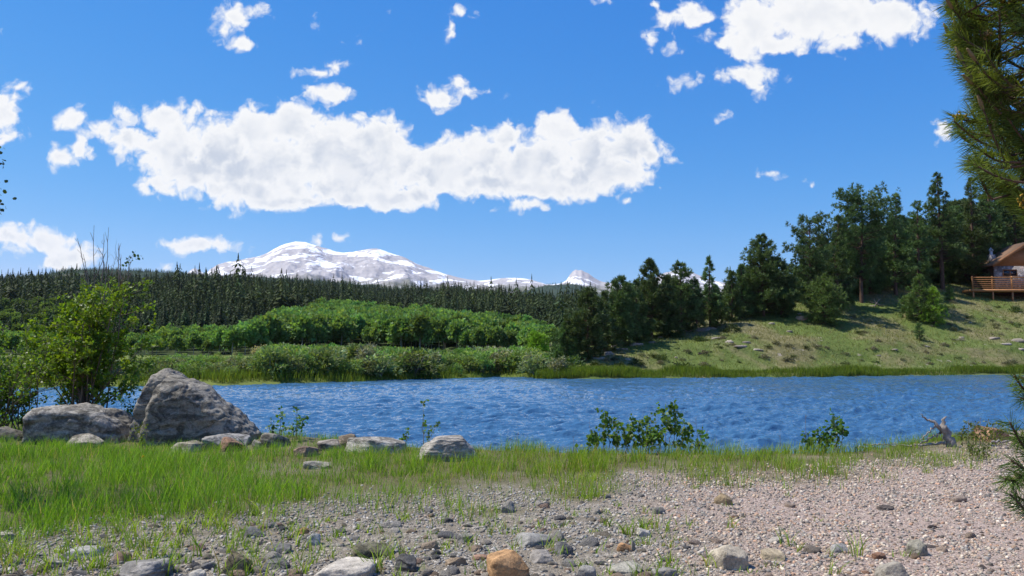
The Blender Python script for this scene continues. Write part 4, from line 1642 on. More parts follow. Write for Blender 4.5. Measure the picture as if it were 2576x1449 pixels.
def left_side(qx, qy, x, y, r):
    lim = np.interp(qy, [1130, 1200, 1260, 1320, 1400, 1460], [1900, 1650, 1640, 1660, 1680, 1700])
    w = 1 - smooth(-160, 220, qx - lim)
    low = np.interp(qx, [0, 300, 520, 900, 1200, 1450, 1600], [1330, 1290, 1270, 1255, 1235, 1215, 1190])
    patch = smooth(-.5, .15, fbm2(x, y, 1.6, 3, seed=91))
    return (r.random(len(qx)) < w * (.25 + .75 * patch)) & (qy > low + r.normal(0, 14, len(qx))) & (qy < 1480)


PINKS = [(0.43, 0.325, 0.23), (0.36, 0.28, 0.212), (0.49, 0.4, 0.308), (0.27, 0.22, 0.175), (0.14, 0.12, 0.101), (0.45, 0.28, 0.184), (0.41, 0.35, 0.267), (0.56, 0.48, 0.377), (0.32, 0.225, 0.156)]
GREYS = [(.29, .265, .22), (.21, .195, .165), (.37, .335, .28), (.13, .125, .115), (.32, .245, .175), (.26, .23, .18), (.43, .39, .33), (.24, .24, .23)]
PINKS += [(.30, .275, .24), (.22, .20, .175), (.38, .34, .29), (.12, .11, .10)]
gravel('pink_gravel', 90000, right_side, PINKS, .0045, .022, 5, 'fine pinkish crushed gravel covering the right of the near shore', 2.3)
gravel('grey_gravel', 95000, left_side, GREYS, .0038, .022, 6, 'mixed grey pebbles and chips on the bare ground', 2.4)

# ------------------------------------------------------------------ grass
M_GRASS = foliage_mat('grass blades', (1, 1, 1), .42, .5, 0, .25)


def blades(name, x, y, h, wdt, lean, col, label, r, segs=3, clump=None, zf=near_z):
    n = len(x)
    z = zf(x, y) - .01
    a = r.random(n) * 6.283
    ld = np.stack([np.cos(a), np.sin(a), np.zeros(n)], 1)
    if clump is not None:
        ld = unit(ld * .6 + clump)
        ld[:, 2] = 0
    fa = r.random(n) * 6.283
    sd = np.stack([np.cos(fa), np.sin(fa), np.zeros(n)], 1)
    rows = []
    P0 = np.stack([x, y, z], 1)
    bow = lean * r.uniform(.4, 1.6, n)
    for k in range(segs + 1):
        u = k / segs
        c = P0 + ld * (bow * h * u ** 1.8)[:, None] + np.array([0, 0, 1]) * (h * (u - .22 * bow * u ** 2.2))[:, None]
        w = (wdt * (1 - u ** 1.6) * .5)[:, None]
        if k < segs:
            rows += [c - sd * w, c + sd * w]
        else:
            rows += [c]
    V = np.stack(rows, 1)
    m = V.shape[1]
    F4, F3 = [], None
    b = (np.arange(n) * m)[:, None]
    for k in range(segs - 1):
        F4.append(b + np.array([[2 * k, 2 * k + 1, 2 * k + 3, 2 * k + 2]]))
    F3 = b + np.array([[2 * segs - 2, 2 * segs - 1, 2 * segs]])
    ramp_ = np.array([min(1, .55 + .55 * (k // 2) / segs) for k in range(m)])
    C = col[:, None, :] * (np.ones((1, m, 1)))
    # stalk bases are paler and yellower than the tips
    bs = np.array([max(0, 1 - k // 2) for k in range(m)])[None, :, None] * .5
    C = C * (1 - bs) + np.array([.17, .17, .055])[None, None] * bs
    me = mesh_np(name, V.reshape(-1, 3), [np.concatenate(F4), F3] if F4 else [F3], M_GRASS, C.reshape(-1, 3))
    return tag(link(name, me), label, 'grass', kind='stuff')


def grass_cols(n, r, yellow=.16, dry=.06):
    g = np.array([.150, .290, .025])
    y_ = np.array([.285, .350, .052])
    d = np.array([.36, .29, .15])
    k = r.random((n, 1)) * yellow * 2
    c = g * (1 - k) + y_ * k
    c = np.where(r.random((n, 1)) < dry, d, c)
    return c * r.uniform(.65, 1.3, (n, 1))


def turf_density(qx, qy, x, y):
    """how thick the grass stands at a place on the shore"""
    low = np.interp(qx, [-200, 0, 150, 300, 520, 700, 900, 1200, 1450, 1600, 1900, 2200, 2440, 2520], [1425, 1405, 1395, 1350, 1325, 1312, 1290, 1272, 1260, 1222, 1204, 1188, 1162, 1140])
    edge = smooth(34, -62, (qy - low) + fbm2(x, y, 1.3, 3, seed=93) * 62) ** 1.3
    thick = np.interp(qx, [-200, 500, 760, 1000, 1500, 1900, 2400, 2500, 2560], [1, 1, .9, .85, 1.05, 1.1, 1.0, .7, 0])
    patch = .55 + .45 * smooth(-.35, .25, fbm2(x, y, .9, 3, seed=94))
    patch = np.where(qx < 620, .5 + .5 * patch, patch)
    near = np.where(y > bank_y(x) + .5, 0, 1)
    return edge * thick * patch * near


r = np.random.default_rng(17)
N = 520000
px = r.uniform(-760, 2600, N)
y = 5.0 + (16.5 - 5.0) * r.random(N) ** .8
x = (px - FW / 2) / FF * y
z = near_z(x, y)
qx, qy = proj(np.stack([x, y, z], 1))
dens = turf_density(qx, qy, x, y)
tuft = smooth(-.25, .40, fbm2(x, y, 5.0, 3, seed=95))
keep = r.random(N) < dens * (.07 + .60 * tuft)
x, y, qx, qy = x[keep], y[keep], qx[keep], qy[keep]
n = len(x)
print('grass', n)
hgt = np.interp(qx, [-100, 500, 800, 1400, 1900, 2500], [.235, .22, .19, .19, .20, .17]) * r.uniform(.3, 1.3, n) * (.55 + .8 * smooth(-.4, .4, fbm2(x, y, 1.1, 2, seed=96)))
hgt = hgt * np.where((y > bank_y(x) - 1.7) & (qx > 640) & (qx < 1260), .62, 1)
hgt = hgt * np.where((y > 10.9) & (qx < 680), .58, 1)
cc = grass_cols(n, r)
yel = smooth(600, 1500, qx)[:, None]
cc = cc * (1 + yel * np.array([[.34, .04, .15]]) * r.uniform(.3, 1.2, (n, 1)))
blades('grass', x, y, hgt, r.uniform(.0045, .0085, n), .38, cc, 'lush green grass between the gravel and the lake', r)

# dry straw and fallen stalks
keep = r.random(N) < .02
px = r.uniform(-700, 2600, 30000)
y = 5.0 + 11 * r.random(30000)
x = (px - FW / 2) / FF * y
qx, qy = proj(np.stack([x, y, near_z(x, y)], 1))
k = r.random(30000) < turf_density(qx, qy + 25, x, y) * .75 * smooth(200, 900, qx + 300)
x, y = x[k], y[k]
n = len(x)
blades('dry_grass', x, y, r.uniform(.05, .22, n), r.uniform(.002, .0045, n), .9, np.array([[.36, .29, .165]]) * r.uniform(.6, 1.25, (n, 1)), 'dry straw-coloured stalks mixed through the green grass', r)

# separate tufts on the bare gravel
tx, ty, th, tn = [], [], [], []
spots = [(395, 1400, .20, 12), (560, 1330, .18, 14), (455, 1340, .2, 14), (330, 1380, .18, 14), (700, 1300, .12, 12), (950, 1440, .2, 14), (985, 1405, .13, 12), (850, 1350, .09, 8), (1095, 1345, .05, 6), (1185, 1320, .06, 6), (1530, 1325, .10, 12),
         (1575, 1345, .13, 20), (1620, 1340, .14, 20), (1650, 1330, .13, 14), (1470, 1255, .10, 10), (1500, 1250, .08, 10), (1620, 1290, .09, 10), (1840, 1330, .12, 7), (1830, 1275, .05, 5), (1982, 1375, .17, 7), (2010, 1390, .09, 4), (2085, 1400, .08, 6), (2155, 1400, .15, 9), (2060, 1310, .05, 5), (2115, 1300, .04, 4),
         (1790, 1425, .12, 8), (1700, 1440, .10, 8), (1610, 1450, .12, 9), (2100, 1445, .10, 8), (1940, 1430, .08, 7), (2275, 1400, .07, 6), (1400, 1330, .07, 8), (1345, 1400, .04, 5), (1250, 1290, .07, 8), (1130, 1270, .09, 10), (640, 1440, .16, 10), (240, 1430, .18, 14), (420, 1450, .22, 12), (130, 1440, .14, 12), (60, 1400, .16, 16),
         (700, 1430, .12, 8), (300, 1340, .16, 16), (760, 1440, .1, 8), (1990, 1250, .07, 6), (1750, 1230, .08, 10), (1680, 1260, .07, 8), (1560, 1275, .08, 10), (1440, 1300, .06, 8), (1880, 1440, .06, 6), (2450, 1180, .10, 10), (2330, 1190, .10, 12), (2390, 1175, .12, 12), (2220, 1205, .08, 8), (1980, 1230, .09, 10), (1830, 1222, .1, 12)]
r2 = np.random.default_rng(29)
for _ in range(330):
    a, b = -40 + 1800 * r2.random() ** 1.5, 1270 + 190 * r2.random()
    if gravel_ok(a, b):
        spots.append((a, b, r2.uniform(.03, .12) * (1.7 if a < 800 else 1), int(r2.integers(3, 9))))
for (a, b, hh, k) in spots:
    X, Y, Z = hit_near(a, b)
    k = int(k * 1.6)
    tx += list(X + r2.normal(0, .028, k))
    ty += list(Y + r2.normal(0, .028, k))
    th += list(hh * 1.3 * r2.uniform(.45, 1.15, k))
tx, ty, th = map(np.array, (tx, ty, th))
blades('grass_tufts', tx, ty, th, r2.uniform(.0055, .0105, len(tx)), .6, grass_cols(len(tx), r2, .35, .08), 'thin tufts of young grass sprouting from the gravel', r2)
at_turf = ground.data.attributes.new('turf', 'FLOAT', 'POINT')
gv = np.zeros(len(ground.data.vertices) * 3)
ground.data.vertices.foreach_get('co', gv)
gv = gv.reshape(-1, 3)
front_ = gv[:, 1] > 3.5
tv_ = np.zeros(len(gv))
a_, b_ = proj(gv[front_])
tv_[front_] = np.clip(turf_density(a_, b_, gv[front_][:, 0], gv[front_][:, 1]) * 1.4, 0, 1)
at_turf.data.foreach_set('value', tv_.astype(np.float32))


# ------------------------------------------------------------------ leafy plants on the near shore
M_LEAF = foliage_mat('shrub leaves', (1, 1, 1), .40, .45, .05, .35)
M_STEM = plain_mat('shrub stem', (.15, .115, .085), .85, .4, 20, (1, 1, .3))
M_TWIG = plain_mat('dead twig', (.16, .135, .115), .9, .35, 20, (1, 1, .3))


def grow(S, r, o, d, L, rad, depth, tips, wob=.18, up=.25, kids=(2, 4), spread=.6, m=5, shrink=.62):
    pts = [np.array(o, float)]
    dd = np.array(d, float)
    for _ in range(m):
        dd = unit(dd + r.normal(0, wob, 3) + np.array([0, 0, up * .2]))
        pts.append(pts[-1] + dd * L / m)
    pts = np.array(pts)
    S.add(*tube(pts, np.linspace(rad, rad * (.45 if depth else .2), m + 1), 5 if rad > .008 else 4))
    if depth == 0:
        tips.append((pts, dd))
        return
    tips.append((pts[-3:], dd))
    for _ in range(int(r.integers(kids[0], kids[1] + 1))):
        i = int(r.integers(max(1, m // 3), m + 1))
        nd = unit(dd + rand_unit(r, 1)[0] * spread + np.array([0, 0, up]))
        grow(S, r, pts[i], nd, L * shrink * r.uniform(.7, 1.2), rad * .55, depth - 1, tips, wob, up, kids, spread, m, shrink)


def leaf_on(tips, r, per, size, width, col, kind='lance', spread=.03, tilt=.7, tail=.9):
    P, D = [], []
    for pts, dd in tips:
        k = max(1, int(per * r.uniform(.6, 1.3)))
        u = r.random(k) ** tail * (len(pts) - 1)
        i = np.minimum(u.astype(int), len(pts) - 2)
        f = (u - i)[:, None]
        p = pts[i] * (1 - f) + pts[i + 1] * f
        P.append(p + r.normal(0, spread, (k, 3)))
        D.append(unit(np.broadcast_to(dd, (k, 3)) * .4 + rand_unit(r, k)))
    P, D = np.concatenate(P), np.concatenate(D)
    n = len(P)
    V, F = leaves(P, D, size * r.uniform(.6, 1.25, n), width, r, tilt, kind, .1)
    S = Soup()
    S.add(V, F, leaf_cols(col, n, 4 if kind == 'lance' else 6, r, .35, .14))
    return S


# tall leafy bush behind the boulders, with bare shoots standing out of its top
r = np.random.default_rng(5)
bush = tag(link('leafy_bush', None, loc=(0, 0, 0)), 'tall leafy bush with bare upright shoots behind the broad boulder', 'bush')
S = Soup()
tips = []
bc = at_depth(215, 1040, 14.2)
gz = float(near_z(bc.x, 14.2))
for k in range(30):
    S = Soup()
    a = r.random() * 6.283
    rr = r.uniform(0, .32)
    o = np.array([bc.x + rr * math.cos(a), 14.2 + rr * math.sin(a) * .7, gz - .05])
    tgt_px = r.uniform(60, 372)
    top_px = np.interp(tgt_px, [60, 110, 160, 215, 260, 290, 330, 372], [935, 850, 790, 770, 700, 690, 790, 870]) + abs(r.normal(0, 60))
    tg = np.array(at_depth(tgt_px, top_px, 14.2 + r.normal(0, .45)))
    d = tg - o
    L = np.linalg.norm(d)
    side = unit(d + np.array([0, 0, .9]))
    m = 7
    s = np.linspace(0, 1, m)[:, None]
    pts = o + d * s + np.array([0, 0, 1]) * (s * (1 - s)) * L * .22 + r.normal(0, .018, (m, 3)) * s
    S.add(*tube(pts, np.linspace(r.uniform(.014, .026), .005, m), 5))
    for q in range(int(6 + L * 3)):
        i = int(r.integers(2, m))
        nd = unit(unit(d) * .55 + rand_unit(r, 1)[0] * .9 + np.array([0, 0, .25]))
        grow(S, r, pts[i], nd, r.uniform(.18, .5), .005, 1, tips, .2, .3, (1, 3), .8, 4, .6)
    link('stem', S.mesh('bush stem', M_STEM, True), bush)
tipsel = [t_ for t_ in tips if ((t_[0][-1][2] - CAM_Z) > -1.1 or r.random() < .45) and proj(t_[0][-1:])[1][0] > 690 + 26 * r.random()]
leafS = leaf_on(tipsel, r, 17, .072, .62, (.135, .205, .016), 'lance', .028, tail=.45)
link('foliage', leafS.mesh('bush foliage', M_LEAF), bush)
S = Soup()
for (x0, y0, x1, y1) in [(238, 760, 236, 568), (262, 760, 272, 572), (255, 720, 262, 590), (225, 730, 193, 600), (298, 720, 297, 612), (305, 700, 302, 622), (240, 700, 262, 640), (225, 720, 208, 640), (320, 705, 324, 645)]:
    S = Soup()
    a, b = np.array(at_depth(x0, y0, 14.1)), np.array(at_depth(x1, y1, 14.1 + r.normal(0, .2)))
    s = np.linspace(0, 1, 6)[:, None]
    pts = a + (b - a) * s + r.normal(0, .008, (6, 3))
    S.add(*tube(pts, np.linspace(.009, .003, 6), 5))
    for q in range(4):
        i = int(r.integers(2, 5))
        e = pts[i] + unit(unit(b - a) + rand_unit(r, 1)[0] * .5) * r.uniform(.08, .22)
        S.add(*tube([pts[i], (pts[i] + e) / 2 + r.normal(0, .01, 3), e], [.004, .003, .0015], 4))
    link('bare_shoot', S.mesh('bare shoot', M_TWIG, True), bush)
sp = [(np.array([at_depth(318, 668, 14.1), at_depth(322, 650, 14.1), at_depth(338, 640, 14.1)]), np.array([.5, 0, .6])), (np.array([at_depth(322, 660, 14.1), at_depth(340, 652, 14.1), at_depth(354, 642, 14.1)]), np.array([.8, 0, .4]))]
link('top_leaves', leaf_on([(np.array(a), b) for a, b in sp], r, 16, .055, .7, (.03, .075, .02), 'round', .02).mesh('top leaves', M_LEAF), bush)

# lower bush at the left edge
low = tag(link('low_bush', None), 'low dense bush at the left edge beside the taller one', 'bush')
S = Soup()
tips = []
for k in range(26):
    S = Soup()
    o = np.array(at_depth(r.uniform(-90, 70), 1075, 13.9)) + r.normal(0, .15, 3) * np.array([1, 1, 0])
    o[2] = float(near_z(o[0], o[1])) - .03
    tg = np.array(at_depth(r.uniform(-150, 105), r.uniform(905, 1040), 13.9 + r.normal(0, .3)))
    d = tg - o
    grow(S, r, o, unit(d), np.linalg.norm(d), .012, 2, tips, .14, .25, (3, 5), .75, 5, .42)
    link('stem', S.mesh('low bush stem', M_STEM, True), low)
link('foliage', leaf_on(tips, r, 11, .068, .55, (.120, .190, .020), 'lance', .035, tail=.6).mesh('low bush foliage', M_LEAF), low)

# bushes between the boulders
def shrub(name, label, cat, stems, depth, seed, leaf=.045, per=9, col=(.075, .16, .026), kind='round', width=.9, n_br=6, br=.16, spread=.02, ground_py=None, zoff=0.0):
    r = np.random.default_rng(seed)
    o_ = tag(link(name, None), label, cat)
    S = Soup()
    tips = []
    for (bx, by, tx_, ty_) in stems:
        S = Soup()
        Y = depth + r.normal(0, .12)
        a = np.array(at_depth(bx, by, Y))
        a[2] = float(near_z(a[0], a[1])) - .02 + zoff
        b = np.array(at_depth(tx_, ty_, Y + r.normal(0, .12)))
        L = np.linalg.norm(b - a)
        s = np.linspace(0, 1, 7)[:, None]
        pts = a + (b - a) * s + r.normal(0, .012, (7, 3)) * np.sin(s * 3.1)
        S.add(*tube(pts, np.linspace(.006, .002, 7), 5))
        tips.append((pts[3:], unit(b - a)))
        for q in range(n_br):
            i = int(r.integers(2, 7))
            e = pts[i] + unit(unit(b - a) * .8 + rand_unit(r, 1)[0]) * br * r.uniform(.5, 1.2)
            pp = np.array([pts[i], (pts[i] + e) / 2 + np.array([0, 0, .012]), e])
            S.add(*tube(pp, [.003, .0022, .0012], 4))
            tips.append((pp, unit(e - pts[i])))
        link('stem', S.mesh(name + ' stem', M_STEM, True), o_)
    link('foliage', leaf_on(tips, r, per, leaf, width, col, kind, spread).mesh(name + ' foliage', M_LEAF), o_)
    return o_


shrub('sapling_bush', 'leafy aspen saplings forming the bushiest clump at the waterline in mid shore', 'bush',
      [(1500, 1150, 1495, 1085), (1520, 1150, 1518, 1060), (1535, 1150, 1528, 1045), (1550, 1150, 1555, 1080), (1575, 1150, 1580, 1090), (1600, 1150, 1592, 1068), (1610, 1150, 1618, 1048), (1625, 1150, 1628, 1055), (1640, 1150, 1650, 1062), (1660, 1150, 1668, 1042), (1670, 1150, 1684, 1032),
       (1690, 1150, 1698, 1024), (1700, 1150, 1706, 1040), (1705, 1150, 1722, 1068), (1690, 1150, 1732, 1095), (1640, 1150, 1632, 1090), (1560, 1150, 1540, 1095), (1480, 1150, 1486, 1100), (1660, 1150, 1652, 1088), (1680, 1150, 1690, 1070), (1585, 1150, 1566, 1070), (1630, 1150, 1604, 1085)], 11.2, 31, .055, 9, (.075, .165, .026), n_br=6, br=.16)
shrub('sapling', 'single slim aspen sapling right of the bushiest clump', 'sapling', [(1760, 1150, 1768, 1066), (1756, 1150, 1762, 1085), (1764, 1150, 1780, 1082)], 11.1, 32, .042, 6, n_br=4, br=.10)
shrub('sapling', 'aspen sapling leaning over the rocks just right of the tall boulder', 'sapling', [(690, 1105, 680, 1060), (700, 1105, 706, 1040), (695, 1105, 722, 1068)], 12.6, 33, .05, 6, (.075, .16, .03), n_br=4, br=.13)
shrub('sapling', 'upright leafy sapling between the tall boulder and the flat pinkish rock', 'sapling', [(745, 1110, 748, 1024), (750, 1110, 764, 1048), (742, 1110, 735, 1060)], 12.4, 34, .046, 7, (.075, .16, .03), n_br=5, br=.12)
shrub('sapling', 'tall thin sapling rising from behind the streaky grey rock', 'sapling', [(1066, 1125, 1064, 1020), (1070, 1125, 1096, 1070), (1066, 1125, 1080, 1082)], 11.9, 35, .046, 6, (.07, .15, .03), n_br=4, br=.10)
shrub('sapling', 'tiny leafy sprout between the pale slab and the streaky grey rock', 'sapling', [(1018, 1130, 1024, 1086), (1014, 1130, 1010, 1100)], 11.8, 36, .04, 6, n_br=3, br=.07)
shrub('leafy_shrub', 'low leafy shrub with one tall shoot on the bank right of the sapling clump', 'shrub',
      [(2030, 1145, 2034, 1098), (2045, 1145, 2050, 1088), (2060, 1145, 2062, 1092), (2075, 1145, 2080, 1096), (2090, 1145, 2092, 1085), (2100, 1145, 2104, 1066), (2106, 1145, 2114, 1062), (2110, 1145, 2124, 1078), (2050, 1145, 2030, 1105), (2080, 1145, 2068, 1100), (2098, 1145, 2099, 1048)], 11.3, 37, .05, 8, (.06, .135, .022), n_br=5, br=.13)
shrub('weed_clump', 'yellow green weed clump with reddish seed stalks around the driftwood stump', 'weeds',
      [(2420 + 9 * k, 1140 - k * 2, 2420 + 10 * k + (k * 7 % 5), 1092 - (k * 13 % 28)) for k in range(10)], 12.0, 38, .042, 9, (.105, .135, .020), 'lance', .55, 6, .12)
shrub('weed_clump', 'small dark green weed clump at the corner where gravel meets grass', 'weeds', [(2440 + 8 * k, 1160, 2438 + 9 * k, 1118 + (k * 11 % 17)) for k in range(6)], 10.6, 39, .04, 7, (.075, .12, .02), 'lance', .5, 5, .09)
shrub('leafy_shrub', 'green shrub growing in the gap between the two big boulders', 'shrub', [(312 + 5 * k, 1075, 306 + 7 * k, 1000 + (k * 17 % 40)) for k in range(6)], 13.6, 40, .055, 9, (.08, .15, .02), 'lance', .6, 6, .16)
shrub('leafy_shrub', 'bright leafy shoots at the foot of the two big boulders', 'shrub', [(345 + 7 * k, 1120, 342 + 9 * k, 1068 + (k * 13 % 30)) for k in range(4)], 11.9, 41, .04, 7, (.11, .16, .02), 'lance', .5, 4, .1)

# the dandelion
d_ = link('dandelion', None, loc=(0, 0, 0))
tag(d_, 'single yellow dandelion blooming in the grass below the tall boulder', 'flower')
X, Y, Z = hit_near(360, 1185)
S = Soup()
S.add(*tube([(X, Y, Z), (X + .004, Y, Z + .08), (X, Y, Z + .16)], [.002, .002, .0018], 5))
link('stalk', S.mesh('dandelion stalk', plain_mat('flower stalk', (.10, .16, .04))), d_)
S = Soup()
V, F = leaves(np.repeat([[X, Y, Z + .16]], 60, 0), unit(rand_unit(np.random.default_rng(2), 60) + np.array([0, -.3, .7])), .024, .3, np.random.default_rng(3), .2)
S.add(V, F, (.75, .52, .02))
link('flower_head', S.mesh('dandelion head', tint_mat('dandelion yellow', .7, 60, .1)), d_)

# ------------------------------------------------------------------ driftwood
M_DRIFT = bark_mat('driftwood', (.14, .12, .10), (.40, .36, .32), 30)
r = np.random.default_rng(12)
dw = tag(link('driftwood', None), 'weathered grey driftwood stump with a crooked forked limb on the bank', 'driftwood')


def wood(parent, name, pts, rad, depth=11.7, n=7, jit=.012):
    P = np.array([at_depth(a, b, depth + (c if len(q) > 2 else 0)) for q in pts for a, b, c in [(q + (0,))[:3]]])
    m = 14
    u = np.linspace(0, len(P) - 1, m)
    i = np.minimum(u.astype(int), len(P) - 2)
    f = (u - i)[:, None]
    Q = P[i] * (1 - f) + P[i + 1] * f
    Q = Q + r.normal(0, jit, Q.shape)
    R = np.interp(u, np.arange(len(rad)), rad) * r.uniform(.85, 1.2, m)
    S = Soup()
    S.add(*tube(Q, R, n))
    return link(name, S.mesh(name, M_DRIFT, True), parent)


wood(dw, 'trunk', [(2398, 1136), (2388, 1105), (2376, 1080), (2372, 1062), (2378, 1046)], [.07, .06, .05, .03, .004], n=9)
wood(dw, 'limb', [(2384, 1095), (2366, 1078), (2352, 1064), (2338, 1058), (2326, 1050), (2320, 1042)], [.035, .028, .024, .018, .012, .004])
wood(dw, 'limb', [(2368, 1088), (2348, 1100), (2322, 1112), (2296, 1122)], [.02, .014, .01, .004])
wood(dw, 'limb', [(2356, 1070), (2340, 1086), (2324, 1098), (2312, 1108)], [.014, .01, .008, .003])
wood(dw, 'limb', [(2380, 1112), (2350, 1118), (2310, 1121), (2262, 1124), (2226, 1119)], [.022, .018, .014, .01, .004])
for (a, lab) in (([(2170, 1118), (2210, 1120), (2260, 1117)], 'thin grey driftwood stick lying along the bank left of the stump'), ([(2150, 1124), (2200, 1127), (2236, 1130)], 'short driftwood stick lying lowest on the bank')):
    o = wood(None, 'driftwood_stick', a, [.012, .010, .004])
    tag(o, lab, 'driftwood')
o = wood(None, 'driftwood_stick', [(2496, 1114), (2530, 1110), (2560, 1106)], [.016, .014, .008])
tag(o, 'pale driftwood stick beside the orange pink boulder', 'driftwood')
o = wood(None, 'dead_branch', [(580, 1098), (598, 1102), (612, 1112), (622, 1130), (630, 1148)], [.004, .007, .009, .008, .004], depth=11.6)
tag(o, 'bleached bent dead branch arching over the reddish brown rock', 'branch')

# bare stalks along the bank
for i, (a, b, c, d, lab) in enumerate([(1492, 1150, 1482, 1062, 'tall dead reddish stalk left of the sapling clump'), (1440, 1150, 1443, 1098, 'short dead stalk standing alone against the water'), (2024, 1150, 2026, 1042, 'thin grey dead stalk left of the low leafy shrub'), (1960, 1150, 1962, 1080, 'thin dead stalk between the sapling and the low leafy shrub'),
                                       (2432, 1130, 2436, 1054, 'reddish seed stalk right of the driftwood stump'), (2462, 1120, 2466, 1050, 'tallest reddish seed stalk by the orange pink boulder'), (1755, 1150, 1750, 1052, 'leafless stalk beside the single slim sapling')]):
    P = np.array([at_depth(a, b, 11.3), at_depth((a + c) / 2 + 2, (b + d) / 2, 11.3), at_depth(c, d, 11.3)])
    P[0, 2] = float(near_z(P[0, 0], P[0, 1])) - .02
    S = Soup()
    S.add(*tube(P, [.004, .003, .0015], 5))
    for q in range(5):
        f = r.uniform(.45, .95)
        p0 = P[1] + (P[2] - P[1]) * f
        p1 = p0 + np.array([r.normal(0, .03), r.normal(0, .03), r.uniform(.01, .05)])
        S.add(*tube([p0, p1], [.0018, .001], 4))
    tag(link('dead_stalk', S.mesh('dead stalk', M_TWIG, True)), lab, 'stalk')

# ------------------------------------------------------------------ the pine whose boughs hang in from the right
M_NEEDLE = foliage_mat('near pine needles', (1, 1, 1), .25, .55, 0, .12)
M_CONE = tint_mat('pollen cones', .8, 300, .3)
pine = tag(link('pine_tree', None), 'near pine whose needled boughs with yellow buds hang in from the right edge', 'pine tree')
r = np.random.default_rng(44)
TX, TY = 2.75, 3.1
S = Soup()
zz = np.linspace(-.2, 7.5, 16)
S.add(*tube(np.stack([TX + .06 * np.sin(zz), TY + .05 * np.cos(zz * 1.3), zz], 1), np.linspace(.13, .02, 16), 14))
link('trunk', S.mesh('near pine trunk', M_BARK, True), pine)


def outline(y):
    return np.interp(y, [-300, 0, 40, 80, 140, 175, 215, 245, 270, 300, 322, 345, 380, 410, 440, 470, 500, 530, 560, 600], [2360, 2384, 2392, 2384, 2404, 2430, 2448, 2462, 2448, 2398, 2404, 2422, 2450, 2434, 2470, 2534, 2566, 2606, 2670, 2740])


shoots = []
for k in range(520):
    py = r.uniform(-420, 590)
    ox = outline(py)
    px = ox + 10 + (2990 - ox) * r.random() ** 1.25
    shoots.append((px, py, r.uniform(2.15, 3.15)))
for py in np.arange(-10, 520, 24):
    shoots.append((outline(py) + r.uniform(2, 10), py + r.uniform(-8, 8), r.uniform(2.25, 2.6)))
shoots += [(2434, 404, 2.3), (2400, 304, 2.3), (2404, 66, 2.3), (2386, 8, 2.35), (2520, 440, 2.4), (2560, 470, 2.4), (2418, 66, 2.3), (2446, 232, 2.3)]
low_sh = [(2552, 945, 2.4), (2566, 1000, 2.4), (2590, 960, 2.5), (2540, 1062, 2.3), (2560, 1095, 2.35), (2590, 1080, 2.4), (2544, 1158, 2.2), (2526, 1204, 2.2), (2556, 1190, 2.25), (2542, 1244, 2.2), (2560, 1250, 2.25), (2600, 1210, 2.3), (2620, 1150, 2.4), (2640, 1040, 2.5), (2650, 1250, 2.4), (2680, 1120, 2.5), (2620, 980, 2.5)]
limbs = []
for k, z in enumerate([.55, .85, 1.15, 1.55, 1.9, 2.2, 2.5, 2.9, 3.3]):
    e = np.array([1.62 + .10 * math.sin(k * 2.1), 2.45 + .25 * math.sin(k * 1.7), z + .12])
    if z < 1.4:
        e[0] += .10
    b0 = np.array([TX, TY, z - .12])
    s = np.linspace(0, 1, 9)[:, None]
    P = b0 + (e - b0) * s + np.array([0, 0, -.10]) * np.sin(s * 3.14)
    limbs.append((P, [], []))
for (px, py, dep) in shoots + low_sh:
    tip = np.array(at_depth(px, py, dep))
    zs = [abs(l[0][:, 2].mean() - (tip[2] - .08)) for l in limbs]
    limbs[int(np.argmin(zs))][1].append(tip)
NEED, NC = np.array((.052, .098, .028)), np.array((.150, .205, .032))
